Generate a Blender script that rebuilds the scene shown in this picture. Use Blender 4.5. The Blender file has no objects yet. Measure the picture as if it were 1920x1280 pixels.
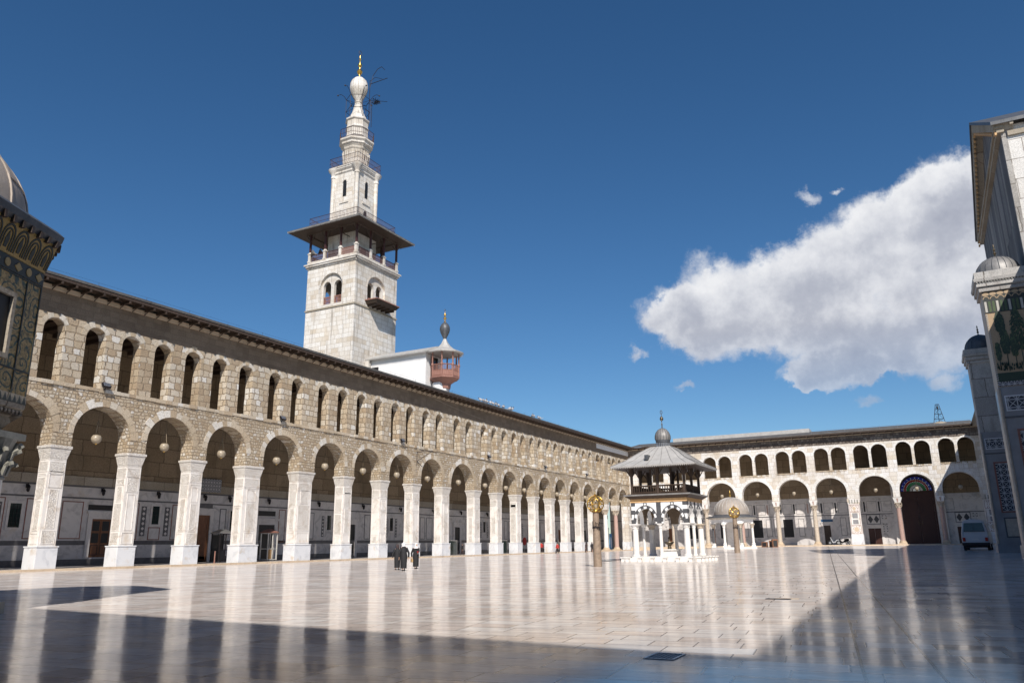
import bpy, bmesh, math, random
from math import sin, cos, pi, radians, sqrt, atan2
from mathutils import Vector, Matrix
random.seed(7)
SC = bpy.context.scene
COL = SC.collection

# ------------------------------------------------------------------ camera
cam_d = bpy.data.cameras.new('camera'); cam = bpy.data.objects.new('camera', cam_d); COL.objects.link(cam)
YAW, PIT, ROL = radians(27.935), radians(14.799), radians(-0.759)
_f = Vector((cos(YAW)*cos(PIT), sin(YAW)*cos(PIT), sin(PIT))); _r = Vector((sin(YAW), -cos(YAW), 0)); _u = _r.cross(_f)
_r2 = cos(ROL)*_r + sin(ROL)*_u; _u2 = -sin(ROL)*_r + cos(ROL)*_u
mw = Matrix.Identity(4)
for i in range(3):
    mw[i][0] = _r2[i]; mw[i][1] = _u2[i]; mw[i][2] = -_f[i]
mw[0][3], mw[1][3], mw[2][3] = 0, 0, 1.5
cam.matrix_world = mw
cam_d.sensor_width = 36; cam_d.lens = 1444/1920*36; cam_d.clip_start = 0.1; cam_d.clip_end = 6000
SC.camera = cam
SC.render.resolution_x = 1024; SC.render.resolution_y = 682
SC.view_settings.view_transform = 'Standard'; SC.view_settings.look = 'None'
SC.view_settings.exposure = 0.1; SC.view_settings.gamma = 1

# ------------------------------------------------------------------ sun and sky
SUN = Vector((-1.6, -1.0, 1.65)).normalized()
sd = bpy.data.lights.new('sun', 'SUN'); sd.energy = 5.0; sd.angle = radians(0.5); sd.color = (1.0, 0.94, 0.86)
so = bpy.data.objects.new('sun', sd); COL.objects.link(so); so.rotation_euler = SUN.to_track_quat('Z', 'Y').to_euler()

class NT:
    def __init__(s, tree): s.t = tree; s.n = tree.nodes; s.l = tree.links
    def node(s, typ, ins=None, **props):
        nd = s.n.new(typ)
        for k, v in props.items(): setattr(nd, k, v)
        for k, v in (ins or {}).items(): s.set(nd.inputs[k], v)
        return nd
    def set(s, sock, v):
        if isinstance(v, bpy.types.NodeSocket): s.l.new(v, sock)
        else:
            try: sock.default_value = v
            except Exception:
                sock.default_value = (v[0], v[1], v[2], 1)
    def m(s, op, a, b=None, c=None, clamp=False):
        nd = s.n.new('ShaderNodeMath'); nd.operation = op; nd.use_clamp = clamp
        s.set(nd.inputs[0], a)
        if b is not None: s.set(nd.inputs[1], b)
        if c is not None: s.set(nd.inputs[2], c)
        return nd.outputs[0]
    def vm(s, op, a, b=None, scale=None):
        nd = s.n.new('ShaderNodeVectorMath'); nd.operation = op
        s.set(nd.inputs[0], a)
        if b is not None: s.set(nd.inputs[1], b)
        if scale is not None: s.set(nd.inputs['Scale'], scale)
        return nd.outputs['Value' if op in ('DOT_PRODUCT', 'LENGTH', 'DISTANCE') else 'Vector']
    def xyz(s, x, y, z): return s.node('ShaderNodeCombineXYZ', {'X': x, 'Y': y, 'Z': z}).outputs[0]
    def sep(s, v): return s.node('ShaderNodeSeparateXYZ', {'Vector': v}).outputs
    def noise(s, vec, scale, detail=3, rough=0.55, out='Fac', dist=0.0):
        return s.node('ShaderNodeTexNoise', {'Vector': vec, 'Scale': scale, 'Detail': detail, 'Roughness': rough, 'Distortion': dist}).outputs[out]
    def ramp(s, fac, stops, interp='LINEAR'):
        nd = s.n.new('ShaderNodeValToRGB'); nd.color_ramp.interpolation = interp; s.set(nd.inputs[0], fac)
        e = nd.color_ramp.elements
        while len(e) > 1: e.remove(e[-1])
        e[0].position = stops[0][0]; e[0].color = (*stops[0][1], 1)
        for p, c in stops[1:]:
            k = e.new(p); k.color = (*c, 1)
        return nd.outputs[0]
    def mix(s, fac, a, b, mode='MIX'):
        nd = s.n.new('ShaderNodeMix'); nd.data_type = 'RGBA'; nd.blend_type = mode
        s.set(nd.inputs[0], fac); s.set(nd.inputs[6], a); s.set(nd.inputs[7], b)
        return nd.outputs[2]
    def sm(s, x, a, b):     # smooth step a..b
        nd = s.node('ShaderNodeMapRange', {'Value': x, 'From Min': a, 'From Max': b}); nd.interpolation_type = 'SMOOTHSTEP'
        return nd.outputs[0]
    def ln(s, x, a, b, c=0.0, d=1.0):
        return s.node('ShaderNodeMapRange', {'Value': x, 'From Min': a, 'From Max': b, 'To Min': c, 'To Max': d}).outputs[0]

world = bpy.data.worlds.new('World'); SC.world = world; world.use_nodes = True
wt = NT(world.node_tree); wt.n.clear()
sky = wt.node('ShaderNodeTexSky'); sky.sky_type = 'NISHITA'; sky.sun_disc = False
sky.sun_elevation = math.asin(SUN.z); sky.sun_rotation = (pi/2 - atan2(SUN.y, SUN.x)) % (2*pi)
sky.altitude = 900; sky.air_density = 1.0; sky.dust_density = 0.5; sky.ozone_density = 3.0
geo = wt.node('ShaderNodeTexCoord').outputs['Generated']
dx, dy, dz = wt.sep(geo)
az = wt.m('ARCTAN2', dy, dx); el = wt.m('ARCSINE', dz)
# clouds: soft blobs at fixed compass directions, broken up by noise
def pdir(u, v):
    d = _r2*((u-960)/1444) - _u2*((v-640)/1444) + _f; d.normalize()
    return atan2(d.y, d.x), math.asin(d.z)
wv = wt.noise(geo, 9.0, 6, 0.6, 'Color')
wvs = wt.sep(wv)
wv2 = wt.sep(wt.noise(geo, 34.0, 6, 0.62, 'Color'))
waz = wt.m('ADD', az, wt.m('ADD', wt.m('MULTIPLY', wt.m('SUBTRACT', wvs[0], 0.5), 0.075), wt.m('MULTIPLY', wt.m('SUBTRACT', wv2[0], 0.5), 0.034)))
wel = wt.m('ADD', el, wt.m('ADD', wt.m('MULTIPLY', wt.m('SUBTRACT', wvs[1], 0.5), 0.075), wt.m('MULTIPLY', wt.m('SUBTRACT', wv2[1], 0.5), 0.034)))
blobs = [(1265,590,75,60),(1340,560,95,85),(1300,610,80,65),(1430,560,110,95),(1500,600,130,100),(1530,520,120,90),(1600,470,130,95),(1650,560,170,140),
         (1700,420,130,95),(1760,370,120,85),(1830,380,150,95),(1830,520,170,170),(1600,650,150,55),(1730,650,150,60),(1380,640,110,45),(1560,700,110,32),(1900,440,170,160),
         (1550,700,95,38),(1775,712,44,26),(1850,600,120,60),(1500,715,36,26),(1510,372,34,20),(1572,348,18,10),(1203,652,17,14),(1278,721,28,9),(1628,747,30,14),(1985,330,120,90)]
acc = None
for (u, v, ru, rv) in blobs:
    a, e = pdir(u, v); a2, _ = pdir(u+ru, v); _, e2 = pdir(u, v-rv)
    ra = abs(a2-a); re = abs(e2-e)
    ddx = wt.m('MULTIPLY', wt.m('SUBTRACT', waz, a), 1/ra); ddy = wt.m('MULTIPLY', wt.m('SUBTRACT', wel, e), 1/re)
    q = wt.m('ADD', wt.m('MULTIPLY', ddx, ddx), wt.m('MULTIPLY', ddy, ddy))
    b = wt.m('MAXIMUM', wt.m('SUBTRACT', 1.25 if ru > 40 else 0.95, q), 0.0)
    acc = b if acc is None else wt.m('ADD', acc, b)
fine = wt.noise(geo, 30.0, 10, 0.68)
cov = wt.m('ADD', wt.m('MINIMUM', acc, 1.6), wt.m('MULTIPLY', wt.m('MULTIPLY', wt.m('SUBTRACT', fine, 0.5), 1.9), wt.sm(acc, 0.0, 0.25)))
mask = wt.m('MULTIPLY', wt.m('MULTIPLY', wt.sm(cov, 0.20, 1.25), wt.ln(el, 0.13, 0.26, 0.45, 1.0)), wt.ln(acc, 0.0, 1.3, 0.35, 1.0))
# cloud body: brighter on the tops and edges, greyer in the thick low middle
puff = wt.noise(geo, 8.0, 8, 0.60); puff2 = wt.noise(wt.vm('ADD', geo, (0.006, 0.012, 0.016)), 8.0, 8, 0.60)
thick = wt.sm(acc, 1.0, 4.5)
sh = wt.m('ADD', wt.m('MULTIPLY', thick, 0.62), wt.m('MULTIPLY', wt.m('SUBTRACT', puff, 0.5), -0.9))
sh = wt.m('ADD', sh, wt.ln(el, 0.16, 0.44, 0.60, -0.22)); sh = wt.m('ADD', sh, wt.m('MULTIPLY', wt.m('SUBTRACT', puff2, puff), 1.5))
ccol = wt.ramp(sh, [(0.0, (10.0, 10.1, 10.4)), (0.3, (8.2, 8.4, 9.0)), (0.65, (5.6, 5.9, 6.8)), (1.0, (4.4, 4.7, 5.7))])
skyc = wt.node('ShaderNodeHueSaturation', {'Hue': 0.5, 'Saturation': 1.22, 'Value': 1.10, 'Color': sky.outputs[0]}).outputs[0]
skyc = wt.mix(1.0, skyc, (0.92, 0.98, 1.0, 1), 'MULTIPLY')
fin = wt.mix(mask, skyc, ccol)
bg = wt.node('ShaderNodeBackground', {'Color': fin, 'Strength': 0.08})
wo = wt.node('ShaderNodeOutputWorld'); wt.l.new(bg.outputs[0], wo.inputs[0])

# ------------------------------------------------------------------ materials
MATS = {}
def base_mat(name):
    m = bpy.data.materials.new(name); m.use_nodes = True; t = NT(m.node_tree)
    b = t.n['Principled BSDF']; MATS[name] = m
    return m, t, b
def pos(t): return t.node('ShaderNodeNewGeometry').outputs['Position']
def bump(t, b, h, strength=0.5, dist=0.03):
    bn = t.node('ShaderNodeBump', {'Height': h, 'Strength': strength, 'Distance': dist}); t.l.new(bn.outputs[0], b.inputs['Normal'])
def plain(name, col, rough=0.6, metal=0.0, var=0.25, scale=3.0, bmp=0.0):
    m, t, b = base_mat(name); p = pos(t)
    n = t.noise(p, scale, 5, 0.6)
    c = t.mix(1.0, (*col, 1), t.ramp(n, [(0.25, (1-var,)*3), (0.75, (1+var*0.6,)*3)]), 'MULTIPLY')
    t.l.new(c, b.inputs['Base Color']); b.inputs['Roughness'].default_value = rough; b.inputs['Metallic'].default_value = metal
    if bmp: bump(t, b, t.noise(p, scale*6, 4), bmp, 0.02)
    return m
def ashlar(t, u, v, h, w, m0=0.015, m1=0.05):
    row = t.m('FLOOR', t.m('DIVIDE', v, h))
    wn = t.node('ShaderNodeTexWhiteNoise', {'W': row}, noise_dimensions='1D'); rs = t.sep(wn.outputs['Color'])
    wr = t.m('MULTIPLY', t.m('ADD', t.m('MULTIPLY', rs[0], 0.7), 0.65), w)
    cu = t.m('DIVIDE', t.m('ADD', u, t.m('MULTIPLY', rs[1], 7.0)), wr); col = t.m('FLOOR', cu)
    fu = t.m('MULTIPLY', t.m('FRACT', cu), wr); fv = t.m('MULTIPLY', t.m('FRACT', t.m('DIVIDE', v, h)), h)
    e = t.m('MINIMUM', t.m('MINIMUM', fu, t.m('SUBTRACT', wr, fu)), t.m('MINIMUM', fv, t.m('SUBTRACT', h, fv)))
    rn = t.node('ShaderNodeTexWhiteNoise', {'Vector': t.xyz(row, col, 3.7)}, noise_dimensions='3D').outputs['Value']
    return rn, t.sm(e, m0, m1)
def stone(name, h, w, stops, mortar, warp=0.06, m0=0.015, m1=0.05, rough=0.85, bmp=0.6, bd=0.05, stain=0.35, stain_col=(0.45, 0.4, 0.34), vstain=0.0, mixmortar=1.0, seed=0.0, island=False):
    m, t, b = base_mat(name); p = pos(t); p = t.vm('ADD', p, (seed, seed*1.7, 0))
    wz = t.noise(p, 1.7, 3, 0.6, 'Color')
    p2 = t.vm('ADD', p, t.vm('MULTIPLY', t.vm('SUBTRACT', wz, (0.5, 0.5, 0.5)), (warp*2.2,)*3))
    x, y, z = t.sep(p2); u = t.m('ADD', x, y)
    if island:
        rn = t.node('ShaderNodeNewGeometry').outputs['Random Per Island']; ed = None
    else: rn, ed = ashlar(t, u, z, h, w, m0, m1)
    c = t.ramp(rn, stops, 'LINEAR')
    n1 = t.noise(p, 2.2, 6, 0.65); n2 = t.noise(p, 11.0, 5, 0.6)
    c = t.mix(1.0, c, t.ramp(n2, [(0.28, (0.60,)*3), (0.5, (0.96,)*3), (0.72, (1.14,)*3)]), 'MULTIPLY')
    st = t.sm(t.noise(t.vm('MULTIPLY', p, (1, 1, 0.45)), 0.55, 5, 0.62), 0.5, 0.72)
    c = t.mix(t.m('MULTIPLY', st, stain), c, stain_col)
    if vstain:
        vs = t.sm(t.noise(t.vm('MULTIPLY', p, (1, 1, 0.06)), 2.6, 4, 0.6), 0.52, 0.75)
        c = t.mix(t.m('MULTIPLY', vs, vstain), c, (0.16, 0.13, 0.11, 1))
    c = t.mix(1.0, c, t.ramp(t.noise(p, 0.13, 4, 0.6), [(0.3, (0.80, 0.78, 0.75)), (0.55, (1.0, 1.0, 1.0)), (0.75, (1.08, 1.07, 1.05))]), 'MULTIPLY')
    hgt = t.m('MULTIPLY', n2, 0.5)
    if ed is not None:
        c = t.mix(t.m('MULTIPLY', t.m('SUBTRACT', 1.0, ed), mixmortar), c, mortar)
        hgt = t.m('ADD', hgt, t.m('MULTIPLY', ed, t.m('ADD', 0.7, t.m('MULTIPLY', rn, 0.5))))
    t.l.new(c, b.inputs['Base Color']); b.inputs['Roughness'].default_value = rough; b.inputs['Specular IOR Level'].default_value = 0.25
    bump(t, b, hgt, bmp, bd)
    return m
TAN = [(0.0, (0.42, 0.32, 0.21)), (0.2, (0.49, 0.39, 0.27)), (0.5, (0.54, 0.445, 0.325)), (0.8, (0.585, 0.505, 0.395)), (0.93, (0.64, 0.575, 0.48)), (1.0, (0.72, 0.68, 0.62))]
TAN2 = [(0.0, (0.42, 0.32, 0.22)), (0.3, (0.50, 0.405, 0.29)), (0.6, (0.565, 0.48, 0.37)), (0.85, (0.63, 0.565, 0.47)), (1.0, (0.76, 0.73, 0.68))]
M_RUB = stone('rubble stone', 0.30, 0.42, TAN, (0.33, 0.255, 0.18, 1), warp=0.19, bmp=0.9, bd=0.10, stain=0.25)
M_BLK = stone('block stone', 0.62, 0.80, TAN2, (0.32, 0.245, 0.17, 1), warp=0.17, m1=0.06, bmp=0.8, bd=0.10, stain=0.25)
M_VOUW = stone('white arch stone', 1, 1, [(0, (0.74, 0.71, 0.66)), (1, (0.83, 0.82, 0.80))], (0.2, 0.15, 0.1, 1), bmp=0.4, bd=0.04, island=True, stain=0.12)
M_VOUT = stone('tan arch stone', 1, 1, TAN, (0.2, 0.15, 0.1, 1), bmp=0.7, bd=0.06, island=True, stain=0.3)
M_VOU = stone('arch stone', 1, 1, TAN2, (0.2, 0.15, 0.1, 1), bmp=0.7, bd=0.06, island=True, stain=0.25)
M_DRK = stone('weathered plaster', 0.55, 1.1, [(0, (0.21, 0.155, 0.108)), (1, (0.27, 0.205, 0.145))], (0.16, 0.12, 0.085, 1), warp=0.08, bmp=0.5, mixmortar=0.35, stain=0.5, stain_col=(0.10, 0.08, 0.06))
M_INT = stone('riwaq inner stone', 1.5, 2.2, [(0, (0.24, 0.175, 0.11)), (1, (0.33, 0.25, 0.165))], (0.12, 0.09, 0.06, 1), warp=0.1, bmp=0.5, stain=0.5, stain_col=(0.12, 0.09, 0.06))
M_EW = stone('pale ashlar', 0.82, 1.15, [(0, (0.66, 0.57, 0.46)), (0.25, (0.72, 0.66, 0.58)), (0.6, (0.77, 0.73, 0.68)), (1, (0.81, 0.79, 0.77))], (0.42, 0.36, 0.30, 1), warp=0.05, m0=0.008, m1=0.035, bmp=0.5, stain=0.4, stain_col=(0.52, 0.43, 0.33), vstain=0.25)
M_EWD = stone('dark rubble course', 0.45, 0.6, [(0, (0.16, 0.13, 0.11)), (0.6, (0.24, 0.2, 0.17)), (1, (0.36, 0.31, 0.26))], (0.09, 0.07, 0.06, 1), warp=0.12, bmp=0.7, bd=0.08, stain=0.4, stain_col=(0.12, 0.1, 0.09))
M_MIN = stone('minaret ashlar', 0.72, 1.25, [(0, (0.62, 0.54, 0.44)), (0.1, (0.71, 0.655, 0.58)), (0.5, (0.755, 0.715, 0.66)), (1, (0.79, 0.765, 0.725))], (0.42, 0.36, 0.29, 1), warp=0.03, m0=0.006, m1=0.04, bmp=0.35, stain=0.5, stain_col=(0.55, 0.45, 0.34), vstain=0.6)
M_MINP = stone('pale weathered stone', 0.5, 3.0, [(0, (0.66, 0.61, 0.54)), (1, (0.78, 0.75, 0.71))], (0.5, 0.45, 0.4, 1), warp=0.02, m1=0.02, bmp=0.3, mixmortar=0.4, stain=0.45, stain_col=(0.45, 0.37, 0.29), vstain=0.7)
M_WHT = plain('white plaster', (0.80, 0.79, 0.78), 0.8, 0, 0.10, 1.3)
M_TWR = stone('cracked grey marble blocks', 2.1, 3.4, [(0, (0.40, 0.38, 0.36)), (1, (0.52, 0.50, 0.47))], (0.16, 0.14, 0.12, 1), warp=0.1, m1=0.05, bmp=0.4, stain=0.6, stain_col=(0.20, 0.18, 0.16))
M_GRY = stone('streaked grey marble', 9.0, 0.7, [(0, (0.10, 0.10, 0.11)), (0.6, (0.17, 0.17, 0.18)), (1, (0.30, 0.29, 0.28))], (0.08, 0.08, 0.08, 1), warp=0.12, bmp=0.2, mixmortar=0.3, stain=0.3, stain_col=(0.08, 0.08, 0.09), vstain=0.6)
M_BLU = plain('blue grey marble', (0.28, 0.275, 0.28), 0.35, 0, 0.25, 0.9)
def marble(name, col, dark, rough=0.45, carve=0.0, scale=0.8, cscale=4.0, spots=0.0):
    m, t, b = base_mat(name); p = pos(t)
    n = t.noise(p, scale, 8, 0.65, dist=1.2)
    c = t.mix(t.sm(n, 0.45, 0.72), (*col, 1), (*dark, 1))
    c = t.mix(t.m('MULTIPLY', t.sm(t.noise(p, 1.1, 4), 0.55, 0.75), 0.35+spots), c, (0.52, 0.40, 0.27, 1))
    t.l.new(c, b.inputs['Base Color']); b.inputs['Roughness'].default_value = rough
    if carve:
        x, y, z = t.sep(p); uv = t.xyz(t.m('ADD', x, y), z, 0.0)
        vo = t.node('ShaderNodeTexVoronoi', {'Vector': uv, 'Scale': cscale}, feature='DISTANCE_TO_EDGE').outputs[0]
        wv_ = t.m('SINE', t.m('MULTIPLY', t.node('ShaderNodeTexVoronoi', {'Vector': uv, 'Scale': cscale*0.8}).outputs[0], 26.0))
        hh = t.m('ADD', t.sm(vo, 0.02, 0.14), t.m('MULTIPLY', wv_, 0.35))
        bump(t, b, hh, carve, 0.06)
        c = t.mix(t.m('MULTIPLY', t.m('SUBTRACT', 1.0, t.sm(vo, 0.0, 0.10)), 0.20), c, (0.40, 0.33, 0.26, 1)); t.l.new(c, b.inputs['Base Color'])  # shade of the carved recesses painted into the colour
    return m
M_MRB = marble('pier marble', (0.77, 0.73, 0.685), (0.58, 0.52, 0.46), spots=0.15)
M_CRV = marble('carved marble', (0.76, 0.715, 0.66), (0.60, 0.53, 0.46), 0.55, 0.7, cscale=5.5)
M_PED = marble('pedestal marble', (0.70, 0.705, 0.72), (0.53, 0.54, 0.565), 0.35, spots=0.25)
M_PAN = marble('grey wall marble', (0.63, 0.595, 0.575), (0.38, 0.36, 0.35), 0.35)
M_PAN2 = marble('pale wall marble', (0.70, 0.66, 0.63), (0.50, 0.47, 0.45), 0.35)
M_STR = plain('dark marble strip', (0.12, 0.115, 0.12), 0.35, 0, 0.3)
M_RED = plain('red brown marble strip', (0.26, 0.11, 0.08), 0.4, 0, 0.3)
M_LED = stone('porous ledge stone', 5, 4, [(0, (0.34, 0.29, 0.22)), (1, (0.42, 0.37, 0.3))], (0.2, 0.16, 0.12, 1), bmp=0.6, stain=0.4)
M_GRN = plain('brown granite', (0.27, 0.20, 0.145), 0.6, 0, 0.35, 5, 0.3)
M_COLW = marble('white column marble', (0.76, 0.73, 0.69), (0.62, 0.6, 0.58), 0.4)
M_COLP = plain('pink granite', (0.46, 0.31, 0.26), 0.4, 0, 0.25, 6)
M_COLG = plain('grey green granite', (0.27, 0.26, 0.22), 0.4, 0, 0.35, 6)
M_COLT = plain('tan column marble', (0.52, 0.44, 0.35), 0.45, 0, 0.25, 4)
M_LEAD = None
def lead(name, c1, c2, rough=0.5, sheet=0.9):
    m, t, b = base_mat(name); p = pos(t); n = t.noise(p, 1.3, 7, 0.65); n2 = t.noise(t.vm('MULTIPLY', p, (1, 1, 0.25)), 5, 4)
    c = t.ramp(t.m('ADD', t.m('MULTIPLY', n, 0.7), t.m('MULTIPLY', n2, 0.3)), [(0.32, c1), (0.68, c2)])
    t.l.new(c, b.inputs['Base Color']); b.inputs['Roughness'].default_value = rough; b.inputs['Metallic'].default_value = 0.25
    bump(t, b, n2, 0.3, 0.03); return m
M_LEAD = lead('roof lead', (0.16, 0.155, 0.15), (0.32, 0.305, 0.29))
M_LEADR = lead('old eave lead', (0.075, 0.072, 0.07), (0.17, 0.16, 0.15), 0.7)
M_SOFF = wood('soffit boards', (0.24, 0.18, 0.13), (0.36, 0.29, 0.22)) if False else plain('soffit boards', (0.33, 0.27, 0.20), 0.7)
M_LEADP = lead('pale roof lead', (0.40, 0.385, 0.365), (0.56, 0.54, 0.51), 0.6)
M_LEADD = lead('dark lead', (0.055, 0.06, 0.068), (0.13, 0.135, 0.145))
M_LEADB = lead('brownish dome lead', (0.33, 0.28, 0.235), (0.46, 0.40, 0.345), 0.7)
def wood(name, c1, c2, rough=0.6):
    m, t, b = base_mat(name); p = pos(t); n = t.noise(t.vm('MULTIPLY', p, (6, 6, 0.8)), 2.0, 5, 0.6)
    t.l.new(t.ramp(n, [(0.3, c1), (0.7, c2)]), b.inputs['Base Color']); b.inputs['Roughness'].default_value = rough
    bump(t, b, n, 0.3, 0.02); return m
M_WDK = wood('dark timber', (0.035, 0.022, 0.015), (0.085, 0.055, 0.038))
M_WRD = wood('oxblood timber', (0.045, 0.016, 0.016), (0.08, 0.028, 0.028))
M_WRB = wood('red brown timber', (0.22, 0.10, 0.075), (0.33, 0.17, 0.13))
M_DOOR = wood('door timber', (0.13, 0.05, 0.022), (0.26, 0.11, 0.05))
M_BIGD = wood('great door timber', (0.040, 0.013, 0.008), (0.075, 0.026, 0.016), 0.5)
M_GOLD = plain('gilded metal', (0.70, 0.46, 0.13), 0.34, 1.0, 0.15)
M_BRS = plain('dull bronze', (0.16, 0.13, 0.09), 0.45, 0.8, 0.2)
M_IRON = plain('dark iron', (0.025, 0.02, 0.022), 0.6, 0.4, 0.2)
M_BLK2 = plain('dark opening', (0.012, 0.012, 0.013), 0.5)
M_SOIL = plain('ground soil', (0.30, 0.26, 0.21), 0.9)
M_ALAB = plain('lamp glass', (0.36, 0.30, 0.22), 0.35, 0, 0.3, 6)
M_SKIN = plain('skin', (0.52, 0.32, 0.23), 0.55, 0, 0.05)
M_ABAYA = plain('black cloth', (0.012, 0.012, 0.014), 0.8, 0, 0.2, 12)
M_SCARF = plain('white cloth', (0.80, 0.79, 0.79), 0.8, 0, 0.06, 12)
M_DCL = plain('dark brown cloth', (0.05, 0.03, 0.03), 0.8, 0, 0.2)
M_REDC = plain('red cloth', (0.42, 0.03, 0.025), 0.8, 0, 0.2)
M_TANC = plain('tan bag leather', (0.40, 0.26, 0.12), 0.6, 0, 0.1)
M_CARW = plain('van paint', (0.46, 0.47, 0.49), 0.3, 0, 0.05)
M_TYR = plain('tyre rubber', (0.02, 0.02, 0.02), 0.8)
M_TAIL = plain('red tail lamp', (0.35, 0.02, 0.015), 0.2)
M_STEEL = plain('pale metal', (0.55, 0.55, 0.55), 0.35, 0.8, 0.1)
M_ALU = plain('white frame', (0.62, 0.6, 0.56), 0.5)
M_BLUE = plain('blue paint', (0.04, 0.12, 0.24), 0.5)
M_CYAN = plain('bright blue cover', (0.02, 0.22, 0.5), 0.5)
M_CARD = plain('brown board', (0.36, 0.22, 0.10), 0.7)
M_BEIGE = marble('beige step stone', (0.58, 0.46, 0.33), (0.42, 0.32, 0.22), 0.6)
M_ORN = plain('ochre frieze', (0.62, 0.38, 0.17), 0.6, 0, 0.25, 8)
M_BAS = plain('dark basalt', (0.075, 0.075, 0.08), 0.55, 0, 0.25, 4)
M_PGN = plain('pigeon feathers', (0.42, 0.42, 0.44), 0.7)
def glass_mat(name, col, rough=0.05):
    m, t, b = base_mat(name); b.inputs['Base Color'].default_value = (*col, 1); b.inputs['Roughness'].default_value = rough
    return m
def backlit(m, s_):
    b = m.node_tree.nodes['Principled BSDF']; b.inputs['Emission Color'].default_value = b.inputs['Base Color'].default_value; b.inputs['Emission Strength'].default_value = s_
M_WIN = glass_mat('dark window glass', (0.015, 0.02, 0.02))
M_WING = glass_mat('green window glass', (0.02, 0.032, 0.03))
M_G_B = glass_mat('blue stained glass', (0.02, 0.05, 0.42)); M_G_R = glass_mat('red stained glass', (0.35, 0.02, 0.02))
M_G_G = glass_mat('green stained glass', (0.02, 0.22, 0.06)); M_G_W = glass_mat('white stained glass', (0.75, 0.8, 0.78))
for m_ in (M_G_B, M_G_R, M_G_G): backlit(m_, 0.04)
backlit(M_G_W, 0.15)
# mosaics
def mosaic(name, ground, cols, scale=1.4, ang=0.0):
    m, t, b = base_mat(name); p = pos(t); x, y, z = t.sep(p)
    u = t.m('ADD', t.m('MULTIPLY', x, cos(ang)), t.m('MULTIPLY', y, sin(ang))); uv = t.xyz(u, z, 0.0)
    wz = t.noise(uv, 1.6, 3, 0.5, 'Color'); uvw = t.vm('ADD', uv, t.vm('MULTIPLY', t.vm('SUBTRACT', wz, (0.5,)*3), (0.35,)*3))
    v1 = t.node('ShaderNodeTexVoronoi', {'Vector': uvw, 'Scale': scale, 'Randomness': 0.55}); d = v1.outputs['Distance']
    dvec = t.vm('SUBTRACT', t.vm('MULTIPLY', uvw, (scale,)*3), v1.outputs['Position'])
    ex, ey, ez = t.sep(t.vm('SUBTRACT', uvw, v1.outputs['Position']))
    th = t.m('ARCTAN2', ey, ex)
    spiral = t.m('SINE', t.m('ADD', t.m('MULTIPLY', d, 21.0), th))
    ring = t.sm(spiral, 0.45, 0.75)
    leaf = t.sm(t.m('MULTIPLY', t.noise(uvw, 9.0, 2), t.m('ADD', 0.6, t.m('MULTIPLY', spiral, 0.3))), 0.42, 0.48)
    c = t.mix(ring, (*ground, 1), (*cols[0], 1)); c = t.mix(leaf, c, (*cols[1], 1))
    c = t.mix(t.m('MULTIPLY', t.sm(t.noise(uv, 7.5, 4), 0.52, 0.60), 0.7), c, (*cols[2], 1))
    tess = t.node('ShaderNodeTexVoronoi', {'Vector': uv, 'Scale': 22.0}).outputs['Color']; tv = t.sep(tess)[0]
    c = t.mix(1.0, c, t.ramp(tv, [(0, (0.6,)*3), (1, (1.3,)*3)]), 'MULTIPLY')
    t.l.new(c, b.inputs['Base Color']); b.inputs['Roughness'].default_value = 0.45; bump(t, b, tv, 0.2, 0.01); return m
M_MOS = mosaic('gold scroll mosaic', (0.40, 0.27, 0.10), [(0.05, 0.085, 0.055), (0.05, 0.075, 0.065), (0.20, 0.15, 0.06)], 1.8, radians(26))
M_MOSB = plain('blue mosaic', (0.036, 0.040, 0.034), 0.5, 0, 0.4, 14)
M_MOSG = plain('gold mosaic', (0.42, 0.28, 0.09), 0.4, 0, 0.35, 14)
M_MOSS = plain('sand mosaic ground', (0.42, 0.30, 0.18), 0.5, 0, 0.2, 14)
M_MOST = plain('green mosaic', (0.028, 0.05, 0.028), 0.5, 0, 0.45, 14)
M_MOSL = plain('leaf green mosaic', (0.075, 0.11, 0.045), 0.5, 0, 0.4, 14)
M_MOSW = plain('pale mosaic', (0.50, 0.47, 0.42), 0.5, 0, 0.2, 14)
def lattice(name, light, dark, scale=3.2):
    m, t, b = base_mat(name); x, y, z = t.sep(pos(t)); u = t.m('MULTIPLY', t.m('ADD', x, y), scale); v = t.m('MULTIPLY', z, scale)
    a1 = t.m('PINGPONG', u, 0.5); a2 = t.m('PINGPONG', v, 0.5); a3 = t.m('PINGPONG', t.m('ADD', u, v), 0.5); a4 = t.m('PINGPONG', t.m('SUBTRACT', u, v), 0.5)
    e = t.m('MINIMUM', t.m('MINIMUM', a1, a2), t.m('MINIMUM', a3, a4))
    c = t.mix(t.sm(e, 0.045, 0.07), (*light, 1), (*dark, 1)); t.l.new(c, b.inputs['Base Color']); b.inputs['Roughness'].default_value = 0.5
    bump(t, b, t.sm(e, 0.045, 0.09), -0.6, 0.03); return m
M_LAT = lattice('stone lattice', (0.46, 0.46, 0.47), (0.035, 0.035, 0.045), 1.6)
M_LAT2 = lattice('fine inlay', (0.50, 0.49, 0.48), (0.10, 0.10, 0.12), 2.6)
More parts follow.
